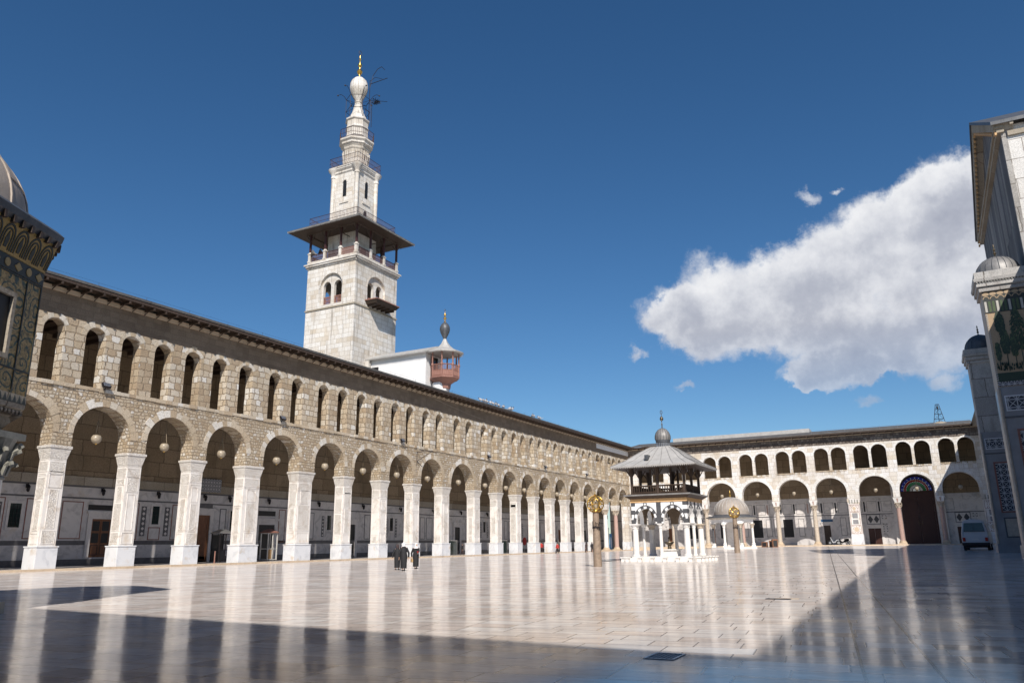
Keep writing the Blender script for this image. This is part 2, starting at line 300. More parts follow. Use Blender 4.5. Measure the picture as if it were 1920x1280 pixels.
# courtyard marble
def floor_mat():
    m, t, b = base_mat('polished courtyard marble'); p = pos(t)
    p = t.node('ShaderNodeVectorRotate', {'Vector': p, 'Angle': -0.1145}, rotation_type='Z_AXIS').outputs[0]      # the paving runs a few degrees off the arcades
    x, y, z = t.sep(p)
    rn, ed = ashlar(t, y, x, 0.62, 1.05, 0.005, 0.018)
    n = t.noise(t.vm('MULTIPLY', p, (2.2, 0.5, 1)), 1.6, 8, 0.68, dist=0.6); big = t.noise(p, 0.10, 4, 0.6)
    c = t.ramp(rn, [(0, (0.60, 0.53, 0.485)), (0.3, (0.66, 0.60, 0.56)), (0.7, (0.695, 0.65, 0.615)), (1, (0.72, 0.695, 0.67))])
    c = t.mix(1.0, c, t.ramp(n, [(0.32, (0.70, 0.69, 0.69)), (0.68, (1.12, 1.10, 1.08))]), 'MULTIPLY')
    c = t.mix(1.0, c, t.ramp(big, [(0.35, (0.90, 0.90, 0.91)), (0.65, (1.05, 1.04, 1.03))]), 'MULTIPLY')
    vein = t.sm(t.noise(t.vm('MULTIPLY', p, (3.4, 0.55, 1)), 1.1, 9, 0.75, dist=1.5), 0.60, 0.66)
    c = t.mix(t.m('MULTIPLY', vein, 0.35), c, (0.30, 0.24, 0.2, 1))
    joint_far = t.node('ShaderNodeCameraData').outputs['View Z Depth'] if False else None
    c = t.mix(t.m('MULTIPLY', t.m('SUBTRACT', 1.0, ed), 0.9), c, (0.10, 0.085, 0.08, 1))
    # the two long movement joints that run east along the south side
    for y0 in (-0.23, -1.05):
        wob = t.m('ADD', y, t.m('MULTIPLY', t.noise(t.vm('MULTIPLY', p, (1, 0, 0)), 3.0, 4), 0.03))
        j = t.m('ABSOLUTE', t.m('SUBTRACT', wob, y0)); c = t.mix(t.sm(j, 0.028, 0.010), c, (0.05, 0.045, 0.045, 1))
    rgh = t.m('ADD', t.ln(rn, 0, 1, 0.055, 0.105), t.m('MULTIPLY', t.noise(p, 0.8, 5), 0.07))
    tilt = t.m('MULTIPLY', t.m('SUBTRACT', t.node('ShaderNodeTexWhiteNoise', {'Vector': t.xyz(rn, 1.3, 2.0)}).outputs['Value'], 0.5), 1.0)
    hh = t.m('ADD', t.m('MULTIPLY', t.noise(p, 1.3, 2), 0.5), t.m('MULTIPLY', t.noise(t.vm('MULTIPLY', p, (1, 0.6, 1)), 5.0, 4), 0.18))
    hh = t.m('ADD', hh, t.m('MULTIPLY', ed, 0.12))
    wcol = t.node('ShaderNodeTexWhiteNoise', {'Vector': t.xyz(rn, 4.1, 2.6)}).outputs['Color']
    nv = t.vm('NORMALIZE', t.vm('ADD', t.node('ShaderNodeNewGeometry').outputs['Normal'], t.vm('MULTIPLY', t.vm('SUBTRACT', wcol, (0.5, 0.5, 0.5)), (0.005, 0.005, 0.0))))
    bn = t.node('ShaderNodeBump', {'Height': hh, 'Strength': 0.08, 'Distance': 0.03, 'Normal': nv}).outputs[0]
    df = t.node('ShaderNodeBsdfDiffuse', {'Color': c, 'Roughness': 0.3, 'Normal': bn}); gl = t.node('ShaderNodeBsdfGlossy', {'Color': (0.97, 0.95, 0.93, 1), 'Roughness': rgh, 'Normal': bn})
    fr = t.node('ShaderNodeFresnel', {'IOR': 1.5}).outputs[0]
    wear = t.ln(t.noise(p, 0.5, 6, 0.65), 0.3, 0.7, 0.38, 0.60)
    mx_ = t.n.new('ShaderNodeMixShader'); t.l.new(t.m('MULTIPLY', fr, wear), mx_.inputs[0]); t.l.new(df.outputs[0], mx_.inputs[1]); t.l.new(gl.outputs[0], mx_.inputs[2])
    t.l.new(mx_.outputs[0], t.n['Material Output'].inputs['Surface'])
    return m
M_FLR = floor_mat()
M_PLAT = marble('riwaq floor stone', (0.42, 0.39, 0.37), (0.3, 0.28, 0.27), 0.3)

# ------------------------------------------------------------------ object helpers
def tag(o, label=None, cat=None, group=None, kind=None):
    if label: o['label'] = label
    if cat: o['category'] = cat
    if group: o['group'] = group
    if kind: o['kind'] = kind
    return o
def thing(name, label, cat, loc=(0, 0, 0), rotz=0.0, group=None):
    o = bpy.data.objects.new(name, None); COL.objects.link(o); o.location = loc; o.rotation_euler = (0, 0, rotz); o.empty_display_size = 0.3
    return tag(o, label, cat, group)
class MB:
    """collects geometry (given in the parent's own coordinates) into one mesh"""
    def __init__(s): s.v = []; s.f = []
    def face(s, pts):
        i = len(s.v); s.v.extend([tuple(p) for p in pts]); s.f.append(tuple(range(i, i+len(pts)))); return s
    def box(s, x0, x1, y0, y1, z0, z1, taper=None):
        if taper is None: tx = ty = 0
        else: tx, ty = taper            # outward growth of the top
        i = len(s.v)
        s.v += [(x0, y0, z0), (x1, y0, z0), (x1, y1, z0), (x0, y1, z0), (x0-tx, y0-ty, z1), (x1+tx, y0-ty, z1), (x1+tx, y1+ty, z1), (x0-tx, y1+ty, z1)]
        for q in ((3, 2, 1, 0), (4, 5, 6, 7), (0, 1, 5, 4), (1, 2, 6, 5), (2, 3, 7, 6), (3, 0, 4, 7)): s.f.append(tuple(i+k for k in q))
        return s
    def cbox(s, cx, cy, hx, hy, z0, z1, taper=None): return s.box(cx-hx, cx+hx, cy-hy, cy+hy, z0, z1, taper)
    def tube(s, p0, p1, r0, r1=None, n=8, caps=True):
        r1 = r0 if r1 is None else r1
        a = Vector(p0); b = Vector(p1); d = (b-a)
        if d.length < 1e-9: return s
        d.normalize(); q = Vector((0, 0, 1)) if abs(d.z) < 0.9 else Vector((1, 0, 0)); e1 = d.cross(q).normalized(); e2 = d.cross(e1)
        i = len(s.v)
        for (c, r) in ((a, r0), (b, r1)):
            for k in range(n):
                t = 2*pi*k/n; s.v.append(tuple(c + e1*cos(t)*r + e2*sin(t)*r))
        for k in range(n): s.f.append((i+k, i+(k+1) % n, i+n+(k+1) % n, i+n+k))
        if caps: s.f.append(tuple(i+k for k in range(n))[::-1]); s.f.append(tuple(i+n+k for k in range(n)))
        return s
    def path(s, pts, r, n=6):
        for a, b in zip(pts[:-1], pts[1:]): s.tube(a, b, r, r, n)
        return s
    def lathe(s, prof, cx=0, cy=0, n=20, rot=0.0, sx=1.0, sy=1.0):
        i = len(s.v)
        for (r, z) in prof:
            for k in range(n):
                t = 2*pi*k/n + rot; s.v.append((cx + r*cos(t)*sx, cy + r*sin(t)*sy, z))
        m = len(prof)
        for j in range(m-1):
            for k in range(n):
                a = i+j*n+k; b = i+j*n+(k+1) % n; s.f.append((a, b, b+n, a+n))
        s.f.append(tuple(i+k for k in range(n))[::-1]); s.f.append(tuple(i+(m-1)*n+k for k in range(n)))
        return s
    def extr(s, pts, fn, d0, d1):
        """polygon pts (a,b) mapped by fn(a,b,d) and extruded from depth d0 to d1"""
        n = len(pts); i = len(s.v)
        for d in (d0, d1):
            for (a, b) in pts: s.v.append(tuple(fn(a, b, d)))
        s.f.append(tuple(i+k for k in range(n))); s.f.append(tuple(i+n+k for k in range(n))[::-1])
        for k in range(n): s.f.append((i+k, i+(k+1) % n, i+n+(k+1) % n, i+n+k))
        return s
    def build(s, name, mat, parent=None, smooth=False, bevel=0.0, off=None, fix=True):
        me = bpy.data.meshes.new(name)
        ox, oy, oz = off or (0, 0, 0)
        me.from_pydata([(x-ox, y-oy, z-oz) for (x, y, z) in s.v], [], s.f)
        if fix:
            bm = bmesh.new(); bm.from_mesh(me); bmesh.ops.recalc_face_normals(bm, faces=bm.faces); bm.to_mesh(me); bm.free()
        me.materials.append(mat); me.update()
        o = bpy.data.objects.new(name, me); COL.objects.link(o)
        if parent is not None: o.parent = parent
        if smooth:
            for p in me.polygons: p.use_smooth = True
            try: me.set_sharp_from_angle(angle=radians(38))
            except Exception: pass
        if bevel:
            bv = o.modifiers.new('bevel', 'BEVEL'); bv.width = bevel; bv.segments = 2; bv.limit_method = 'ANGLE'
        return o
def copy_tree(o, parent=None):
    c = o.copy(); COL.objects.link(c)
    if parent is not None: c.parent = parent
    for ch in list(o.children):
        k = ch.copy(); COL.objects.link(k); k.parent = c
        for g in list(ch.children):
            d = g.copy(); COL.objects.link(d); d.parent = k
    return c
def fnx(p0, t=1.0):    # wall in plane y = p0 , depth along +y * t
    return lambda a, b, d: (a, p0 + d*t, b)
def fny(p0, t=1.0):    # wall in plane x = p0
    return lambda a, b, d: (p0 + d*t, a, b)
def arcwall(mb, fn, th, u0, u1, z0, z1, ops, jit=0.0, seg=14):
    """wall slab with arched openings: ops = (centre, half width, sill z, spring z[, rise]) sorted by centre"""
    def quad(a, b, c, d, dep):
        mb.face([fn(*a, dep), fn(*b, dep), fn(*c, dep), fn(*d, dep)])
    def rect(a0, a1, b0, b1):
        if a1-a0 < 1e-6 or b1-b0 < 1e-6: return
        for dep in (0.0, th): quad((a0, b0), (a1, b0), (a1, b1), (a0, b1), dep)
    cur = u0
    for op in ops:
        c, hw, sl, sp = op[:4]; rise = op[4] if len(op) > 4 else hw
        rect(cur, c-hw, z0, z1)
        if sl > z0+1e-6: rect(c-hw, c+hw, z0, sl)
        pts = []
        for k in range(seg+1):
            t = pi - pi*k/seg; j = (random.random()-0.5)*jit if 0 < k < seg else 0
            pts.append((c + (hw+j)*cos(t), sp + (rise+j)*sin(t)))
        for a, b in zip(pts[:-1], pts[1:]):
            for dep in (0.0, th): quad(a, b, (b[0], z1), (a[0], z1), dep)
            mb.face([fn(*a, 0), fn(*b, 0), fn(*b, th), fn(*a, th)])
        for side in (-1, 1):
            e = c+side*hw; mb.face([fn(e, sl, 0), fn(e, sp, 0), fn(e, sp, th), fn(e, sl, th)])
        if sl > z0+1e-6: mb.face([fn(c-hw, sl, 0), fn(c+hw, sl, 0), fn(c+hw, sl, th), fn(c-hw, sl, th)])
        cur = c+hw
    rect(cur, u1, z0, z1)
    for (b) in (z0, z1):
        mb.face([fn(u0, b, 0), fn(u1, b, 0), fn(u1, b, th), fn(u0, b, th)]) if b == z1 else None
    for e in (u0, u1): mb.face([fn(e, z0, 0), fn(e, z1, 0), fn(e, z1, th), fn(e, z0, th)])
def voussoirs(mb, fn, c, hw, sp, rise, w, n=15, proud=0.03, jit=0.0, a0=0.0, gap=0.012):
    for k in range(n):
        t0 = pi - (pi-2*a0)*k/n - a0 ; t1 = pi - (pi-2*a0)*(k+1)/n - a0
        wo = w + (random.random()-0.5)*jit*1.5; pr = proud + random.random()*jit*0.12
        g = gap/hw; pts = []
        for t in (t0-g, (t0+t1)/2, t1+g): pts.append((c+(hw+0.01)*cos(t), sp+(rise+0.01)*sin(t)))
        for t in (t1+g, (t0+t1)/2, t0-g): pts.append((c+(hw+wo)*cos(t), sp+(rise+wo)*sin(t)))
        mb.extr(pts, fn, -pr, 0.10)
SECT = {}

# ------------------------------------------------------------------ ground
def gr(x, y):
    return 0.5*min(max((x-95)/65, 0), 1)*min(max((58-y)/18, 0), 1)
mb = MB()
xs = [-16, 0, 20, 50, 80, 95] + [95+i*2.5 for i in range(1, 27)] + [173.6]
ys = [-11.5, -5, 10, 25, 40] + [40+i*1.0 for i in range(1, 19)] + [62.0]
idx = {}
for i, x in enumerate(xs):
    for j, y in enumerate(ys):
        idx[i, j] = len(mb.v); mb.v.append((x, y, gr(x, y)))
for i in range(len(xs)-1):
    for j in range(len(ys)-1): mb.f.append((idx[i, j], idx[i+1, j], idx[i+1, j+1], idx[i, j+1]))
tag(mb.build('courtyard_pavement', M_FLR, smooth=True), kind='structure')
mb = MB(); mb.face([(-2500, -2500, -0.35), (2500, -2500, -0.35), (2500, 2500, -0.35), (-2500, 2500, -0.35)])
tag(mb.build('ground', M_SOIL), kind='structure')
# raised walks of the north and east riwaqs with a beige nosing
mb = MB(); mb.box(-16, 186, 62.0, 72.3, -0.3, 0.16)
tag(mb.build('north_walkway', M_PLAT), kind='structure')
mb = MB()
x = -16
while x < 173:
    w = 1.4+random.random()*0.8; mb.box(x, min(x+w-0.015, 173.4), 61.68, 61.995, -0.1, 0.17+random.random()*0.01); x += w
tag(mb.build('north_step', M_BEIGE), kind='structure')
mb = MB(); mb.box(173.5, 186, -10.3, 61.99, -0.3, 0.7)
tag(mb.build('east_walkway', M_PLAT), kind='structure')
mb = MB(); y = -10.2
while y < 61.0:
    w = 1.4+random.random()*0.8; mb.box(173.2, 173.495, y, y+w-0.015, -0.1, 0.71+random.random()*0.01); y += w
tag(mb.build('east_step', M_BEIGE), kind='structure')

# ------------------------------------------------------------------ north arcade
D = 61.81; TH = 1.6; FN = fnx(D); BK = 72.3
north = thing('arcade', 'long two storey north arcade of carved white piers and tan rubble arches', 'arcade', (100, 62, 0))
NO = (100, 62, 0)
piers = [(37.25, 38.9), (44.2, 45.85), (50.9, 52.56), (57.6, 60.0), (65.4, 67.85), (73.1, 74.88), (80.2, 81.96), (87.3, 89.18), (94.6, 96.75), (103.6, 105.55),
         (110.8, 112.58), (117.6, 119.31), (124.4, 126.14), (131.2, 132.88), (138.0, 139.7), (144.8, 146.5), (151.6, 153.3)]
pre = [(37.25-7.05*k, 38.9-7.05*k) for k in (1, 2, 3, 4, 5, 6)][::-1]
allp = pre + piers
cols = [160.0, 166.3]; corner = (172.3, 173.9)
centres = []; opsL = []
edges = [(a, b) for a, b in allp] + [(c-0.55, c+0.55) for c in cols] + [corner]
for (a, b), (c, d) in zip(edges[:-1], edges[1:]):
    cc = (b+c)/2; hw = (c-b)/2 - 0.02; hw = min(hw, 3.3); centres.append((cc, hw))
Z0 = 9.80
for cc, hw in centres: opsL.append((cc, hw, Z0, 13.47-hw*0.98, hw*0.98))
mb = MB(); arcwall(mb, FN, TH, -10, 174.25, Z0, 14.9, opsL, jit=0.10)
mb.build('spandrel_wall', M_RUB, north, off=NO)
opsU = []
for cc, hw in centres[:-3]:
    for s in (-1, 1): opsU.append((cc+s*1.72 + (random.random()-0.5)*0.12, 0.90+random.random()*0.04, 14.95, 19.25, 0.92))
colpairs = []
for cc, hw in centres[-3:]:
    for s in (-1, 1): opsU.append((cc+s*1.35, 1.08, 14.95, 19.0, 1.08))
    colpairs.append(cc)
mb = MB(); arcwall(mb, FN, 1.05, -10, 174.25, 14.9, 20.5, opsU, jit=0.12, seg=10)
mb.build('gallery_wall', M_BLK, north, off=NO)
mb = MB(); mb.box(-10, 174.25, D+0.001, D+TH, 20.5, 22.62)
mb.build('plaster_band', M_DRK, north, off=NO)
mb = MB(); mb.box(154.5, 174.25, D-0.02, D, 21.4, 22.6); mb.build('whitewashed_band', M_WHT, north, off=NO)
for cc in colpairs:
    mb = MB(); mb.lathe([(0.24, 14.96), (0.24, 15.2), (0.17, 15.3), (0.15, 18.1), (0.16, 18.2), (0.28, 18.5), (0.3, 18.75)], cc, D+0.7, 12); mb.cbox(cc, D+0.75, 0.27, 0.6, 18.75, 19.0)
    mb.build('gallery_column', M_COLW, north, smooth=True, off=NO)
# sill course of rough projecting stones
mb = MB(); x = -10
while x < 174:
    w = 0.5+random.random()*0.7; mb.box(x, min(x+w-0.02, 174.2), D-0.05-random.random()*0.10, D+0.2, 14.60+random.random()*0.08, 14.93+random.random()*0.05); x += w
mb.build('sill_course', M_VOU, north, off=NO)
mb = None
for i, (cc, hw) in enumerate(centres):
    mb = MB(); voussoirs(mb, FN, cc, hw, 13.47-hw*0.98, hw*0.98, 0.62, n=random.choice((13, 15, 17)), proud=0.02, jit=0.28)
    mb.build('arch_ring', M_VOU, north, off=NO)
for c, hw, sl, sp, rise in opsU:
    if c < 30: continue
    mb = MB(); voussoirs(mb, FN, c, hw, sp, rise, 0.42, n=7, proud=0.015, jit=0.16); mb.build('gallery_arch_ring', M_VOUT, north, off=NO)
# piers
def pier_parts(a, b, parent, off, carved=True, i=0):
    cx = (a+b)/2; hx = (b-a)/2; y0 = D+0.02; y1 = D+TH-0.02; cy = (y0+y1)/2; hy = (y1-y0)/2
    rnd = random.Random(i*13+5)
    shx = hx-0.12; shy = hy-0.12
    mb = MB(); mb.cbox(cx, cy, shx, shy, 1.9, 8.75, None)
    o = mb.build('pier', M_MRB, parent, off=off)
    mb = MB(); mb.cbox(cx, cy, hx+0.04, hy+0.04, -0.05, 1.8); mb.cbox(cx, cy, hx+0.09, hy+0.09, 1.8, 1.9)
    mb.build('pedestal', M_PED, o, off=off, bevel=0.02)
    mb = MB(); mb.cbox(cx, cy, shx+0.01, shy+0.01, 8.60, 8.72); mb.cbox(cx, cy, shx+0.02, shy+0.02, 8.75, 9.58, (0.17, 0.17)); mb.cbox(cx, cy, hx+0.12, hy+0.12, 9.58, 9.79)
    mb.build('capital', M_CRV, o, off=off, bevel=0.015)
    # raised mouldings and carved fields on the faces seen from the court
    fr = MB(); cv = MB()
    def field(fn, c, w, z0, z1, kind):
        r = 0.05; pts = lambda u0, u1, v0, v1, d0, d1, m_: m_.extr([(u0, v0), (u1, v0), (u1, v1), (u0, v1)], fn, d0, d1)
        pts(c-w, c+w, z0, z0+r, -0.035, 0.02, fr); pts(c-w, c+w, z1-r, z1, -0.035, 0.02, fr)
        pts(c-w, c-w+r, z0+r, z1-r, -0.035, 0.02, fr); pts(c+w-r, c+w, z0+r, z1-r, -0.035, 0.02, fr)
        if kind: pts(c-w+r, c+w-r, z0+r, z1-r, -0.02, 0.02, cv)
    for fn, c, w in ((fnx(cy-shy), cx, shx-0.10), (fny(cx-shx), cy, shy-0.10), (fny(cx+shx, -1), cy, shy-0.10)):
        z = 2.05; 
        hs = [(0.75+rnd.random()*0.6), (2.0+rnd.random()*1.2), (1.0+rnd.random()*0.8)]
        for h in hs:
            field(fn, c, w*(0.92 if rnd.random() < .5 else 0.62), z, z+h, rnd.random() < 0.62); z += h+0.16
        if z < 7.7: field(fn, c, w*0.92, z, 7.55, rnd.random() < 0.5)
        field(fn, c, w+0.06, 7.68, 8.5, True)
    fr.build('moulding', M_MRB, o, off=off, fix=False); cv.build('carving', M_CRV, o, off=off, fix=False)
    return o
for i, (a, b) in enumerate(allp): pier_parts(a, b, north, NO, i=i)
def classical_col(cx, cy, z0, ztop, r, mat, parent, off, base_h=0.8, cap_h=1.1, sq=False):
    mb = MB(); mb.lathe([(r*1.02, z0+base_h), (r, z0+base_h+0.3), (r*0.98, (z0+ztop)/2), (r*0.86, ztop-cap_h)], cx, cy, 18)
    o = mb.build('column', mat, parent, smooth=True, off=off)
    mb = MB(); mb.cbox(cx, cy, r*1.6, r*1.6, z0-0.05, z0+base_h*0.45); mb.lathe([(r*1.5, z0+base_h*0.45), (r*1.55, z0+base_h*0.6), (r*1.25, z0+base_h*0.75), (r*1.3, z0+base_h*0.9), (r*1.03, z0+base_h)], cx, cy, 18)
    mb.build('base', M_BEIGE, o, smooth=True, off=off)
    mb = MB(); zc = ztop-cap_h
    mb.lathe([(r*0.87, zc), (r*0.98, zc+0.05), (r*0.9, zc+0.1), (r*1.05, zc+cap_h*0.5), (r*1.3, zc+cap_h*0.82), (r*1.45, zc+cap_h*0.88)], cx, cy, 16)
    for ring, (zz, rr, n) in enumerate(((0.12, 1.0, 8), (0.42, 1.12, 8))):
        for k in range(n):
            t = 2*pi*(k+0.5*ring)/n; x0 = cx+r*rr*cos(t); y0 = cy+r*rr*sin(t)
            mb.path([(x0, y0, zc+cap_h*zz), (x0+0.10*r*cos(t), y0+0.10*r*sin(t), zc+cap_h*(zz+0.25)), (x0+0.42*r*cos(t), y0+0.42*r*sin(t), zc+cap_h*(zz+0.36)), (x0+0.5*r*cos(t), y0+0.5*r*sin(t), zc+cap_h*(zz+0.27))], r*0.15, 5)
    mb.cbox(cx, cy, r*1.45, r*1.45, zc+cap_h*0.88, ztop)
    mb.build('capital', M_COLT if not sq else M_COLW, o, off=off)
    return o
for c in cols:
    classical_col(c, D+0.8, 0.0, 8.7, 0.50, M_COLP if c > 163 else M_COLW, north, NO)
    mb = MB(); mb.cbox(c, D+0.8, 0.62, 0.7, 8.7, 9.78, (0.22, 0.1)); mb.build('impost', M_EW, north, off=NO)
mb = MB(); mb.box(172.3, 174.2, D+0.03, D+1.55, 1.9, 9.78); cpier = mb.build('corner_pier', M_EW, north, off=NO)
mb = MB(); mb.box(172.15, 174.2, D-0.08, D+1.6, -0.05, 1.9); mb.build('pedestal', M_PED, cpier, off=NO)
# ceiling, roof, eave
mb = MB(); mb.box(-10, 186, D+TH, BK, 21.6, 22.0)
x = -9
while x < 185: mb.box(x, x+0.3, D+TH, BK, 21.25, 21.6); x += 1.6
mb.build('ceiling', M_WDK, north, off=NO)
def roofslab(name, parent, mat, prof, fn, u0, u1, off=None):
    """prof: list of (d, z) of the roof surface, thickness below"""
    mb = MB(); th = 0.22
    for (d0, z0), (d1, z1) in zip(prof[:-1], prof[1:]):
        i = len(mb.v)
        for (u) in (u0, u1):
            for (d, z) in ((d0, z0), (d1, z1), (d1, z1-th), (d0, z0-th)): mb.v.append(fn(u, z, d))
        for q in ((0, 1, 5, 4), (3, 2, 6, 7), (0, 3, 7, 4), (1, 2, 6, 5), (0, 1, 2, 3), (4, 5, 6, 7)): mb.f.append(tuple(i+k for k in q))
    return mb.build(name, mat, parent, off=off)
roofslab('roof', north, M_LEADR, [(-1.5, 23.38), (4.6, 24.6), (11.0, 23.4)], FN, -10, 185, NO)
mb = MB(); mb.box(-10, 174.2, D-1.46, D-1.34, 22.88, 23.10); mb.box(-10, 174.2, D-1.0, D-0.92, 22.88, 23.0); mb.box(-10, 174.2, D-0.58, D-0.5, 22.88, 23.0)
for k in range(40):
    x = -9+k*4.6; mb.box(x, x+0.03, D-1.44, D-0.02, 22.98, 23.14)
mb.build('eave_battens', M_WDK, north, off=NO)
mb = MB(); mb.box(-10, 174.2, D-0.12, D, 22.42, 22.80); mb.build('wall_plate', M_BEIGE, north, off=NO)
mb = MB(); mb.face([(-10, D-1.42, 23.12), (174.2, D-1.42, 23.12), (174.2, D-0.02, 23.22), (-10, D-0.02, 23.22)]); mb.build('soffit', M_SOFF, north, off=NO)
RAFT = MB()
x = 172.8
rest = MB(); cnt = 0; xx = []
xr_ = 33.0
while xr_ < 174: xx.append(xr_); xr_ += 1.24
xx = xx
for k, x in enumerate(xx):
    tgt = MB() if k < 60 else rest
    tgt.box(x-0.08, x+0.08, D-1.44, D, 22.66, 22.88); tgt.tube((x, D-0.05, 22.4), (x, D-0.7, 22.7), 0.05, 0.05, 4)
    if k < 60: tgt.build('rafter', M_WDK, north, off=NO, fix=False)
x = 31.8
while x > -10:
    rest.box(x-0.07, x+0.07, D-1.42, D, 22.70, 22.90); x -= 1.24
tag(rest.build('far_rafters', M_WDK, north, off=NO, fix=False), kind='stuff')
mb = MB()
for k in range(30):
    x = 34+k*4.7; mb.tube((x, D-1.2, 23.4), (x, D-1.2, 23.75), 0.015, 0.015, 4)
for k in range(14):
    x = -9 + k*13.2; mb.tube((x, D-1.2, 23.72), (x+13.2, D-1.2, 23.72), 0.008, 0.008, 3)
mb.build('roof_wire', M_IRON, north, off=NO)

# ------------------------------------------------------------------ north back wall
nback = thing('riwaq_wall', 'shaded grey marble back wall of the north walkway with doors and inlaid panels', 'wall', (100, 71.5, 0)); BO = (100, 71.5, 0)
FB = lambda a, b, d: (a*1.0112, BK+d, b)
mb = MB(); mb.box(-10, 186, BK, BK+1.0, 0, 7.45); mb.build('marble_dado', M_PAN, nback, off=BO)
mb = MB(); mb.box(-10, 186, BK-0.12, BK+1.0, 7.45, 7.62); mb.build('string_course', M_STR, nback, off=BO)
mb = MB(); mb.box(-10, 186, BK-0.2, BK+1.0, 7.62, 8.45); mb.build('ledge', M_LED, nback, off=BO)
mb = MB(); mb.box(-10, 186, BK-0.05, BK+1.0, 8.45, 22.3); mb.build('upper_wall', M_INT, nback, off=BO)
mb = MB(); mb.box(-10, 186, BK-0.03, BK, 6.35, 6.5); mb.box(-10, 186, BK-0.02, BK, 2.05, 2.45); mb.box(-10, 186, BK-0.05, BK, 0.16, 0.75)
mb.build('marble_bands', M_STR, nback, off=BO)
def rectmb(m_, fn, u0, u1, v0, v1, d0, d1): m_.extr([(u0, v0), (u1, v0), (u1, v1), (u0, v1)], fn, d0, d1)
def frame(m_, fn, u0, u1, v0, v1, w, d0, d1):
    rectmb(m_, fn, u0, u1, v0, v0+w, d0, d1); rectmb(m_, fn, u0, u1, v1-w, v1, d0, d1); rectmb(m_, fn, u0, u0+w, v0+w, v1-w, d0, d1); rectmb(m_, fn, u1-w, u1, v0+w, v1-w, d0, d1)
def wpanel(fn, par, off, u0, u1, v0, v1, strip=None, infill=None):
    a = MB(); frame(a, fn, u0, u1, v0, v1, 0.09, -0.035, 0.0); o = a.build('panel_frame', strip or M_RED, par, off=off, fix=False)
    a = MB(); rectmb(a, fn, u0+0.09, u1-0.09, v0+0.09, v1-0.09, -0.02, 0.0); a.build('panel_slab', infill or M_PAN2, o, off=off, fix=False)
def wwin(fn, par, off, u0, u1, v0, v1, col=None):
    a = MB(); frame(a, fn, u0-0.22, u1+0.22, v0-0.22, v1+0.22, 0.22, -0.07, 0.0); o = a.build('window', M_PAN2, par, off=off, fix=False)
    a = MB(); rectmb(a, fn, u0, u1, v0, v1, -0.01, 0.0); a.build('pane', col or M_WING, o, off=off, fix=False)
    a = MB()
    n = max(1, int((u1-u0)/0.3))
    for k in range(1, n): uu = u0+(u1-u0)*k/n; rectmb(a, fn, uu-0.015, uu+0.015, v0, v1, -0.04, -0.015)
    n = max(1, int((v1-v0)/0.4))
    for k in range(1, n): vv = v0+(v1-v0)*k/n; rectmb(a, fn, u0, u1, vv-0.015, vv+0.015, -0.045, -0.02)
    a.build('grille', M_IRON, o, off=off, fix=False)
def worn(fn, par, off, u0, u1, v0, v1):
    a = MB(); rectmb(a, fn, u0, u1, v0, v1, -0.025, 0.0); o = a.build('ornament_panel', M_STR, par, off=off, fix=False)
    a = MB(); n = 6
    for k in range(n):
        c = (u0+u1)/2; v = v0+(v1-v0)*(k+0.5)/n; r = min((u1-u0)*0.3, (v1-v0)/n*0.4)
        a.extr([(c-r, v), (c, v-r), (c+r, v), (c, v+r)], fn, -0.04, -0.025)
    a.build('inlay', M_PAN2, o, off=off, fix=False)
def wdoor(fn, par, off, u0, u1, v1, mat, v0=0.16, leaf=2, glazed=False, open_=False):
    a = MB(); rectmb(a, fn, u0-0.45, u0, v0, v1+0.5, -0.14, 0.0); rectmb(a, fn, u1, u1+0.45, v0, v1+0.5, -0.14, 0.0); rectmb(a, fn, u0, u1, v1, v1+0.5, -0.14, 0.0); rectmb(a, fn, u0-0.6, u1+0.6, v1+0.5, v1+0.75, -0.22, 0.0)
    o = a.build('door', M_PAN2, par, off=off, fix=False)
    if open_:
        a = MB(); rectmb(a, fn, u0, u1, v0, v1, -0.012, 0.0); a.build('dark_opening', M_BLK2, o, off=off, fix=False)
        return
    w = (u1-u0)/leaf
    for k in range(leaf):
        a = MB(); x0 = u0+k*w; rectmb(a, fn, x0+0.015, x0+w-0.015, v0, v1, -0.05, 0.0)
        a.build('door_leaf', mat, o, off=off, fix=False)
        a = MB(); nrow = 3
        for r_ in range(nrow):
            q0 = v0+0.2+(v1-v0-0.2)*r_/nrow; q1 = v0+(v1-v0-0.2)*(r_+1)/nrow
            if glazed and r_ > 0: rectmb(a, fn, x0+0.14*w, x0+0.86*w, q0, q1, -0.06, -0.05)
            else: frame(a, fn, x0+0.12*w, x0+0.88*w, q0, q1, 0.05, -0.085, -0.05)
        a.build('door_panel', M_BLK2 if glazed else mat, o, off=off, fix=False)
# measured ones near the camera, then the same kinds further on
wpanel(FB, nback, BO, 37.3, 38.5, 2.6, 6.2); worn(FB, nback, BO, 38.9, 39.5, 2.9, 5.8); wwin(FB, nback, BO, 40.2, 41.2, 3.6, 5.7); wpanel(FB, nback, BO, 38.65, 39.75, 2.6, 6.2); wpanel(FB, nback, BO, 41.6, 42.9, 2.6, 6.2)
wpanel(FB, nback, BO, 44.9, 47.0, 2.6, 6.1)
wdoor(FB, nback, BO, 48.0, 50.0, 4.5, M_DOOR, v0=0.9, glazed=True)
a = MB(); rectmb(a, FB, 47.5, 50.6, 5.35, 5.85, -0.02, 0); a.build('lintel_slot', M_BLK2, nback, off=BO)
for c in (55.0,):
    wwin(FB, nback, BO, c-0.42, c+0.42, 4.1, 5.95); wpanel(FB, nback, BO, c-0.7, c+0.7, 2.5, 3.8); worn(FB, nback, BO, c-1.7, c-1.1, 2.9, 5.9); worn(FB, nback, BO, c+1.1, c+1.7, 2.9, 5.9)
    wpanel(FB, nback, BO, c-2.9, c-2.0, 2.5, 6.2); wpanel(FB, nback, BO, c+2.0, c+2.9, 2.5, 6.2)
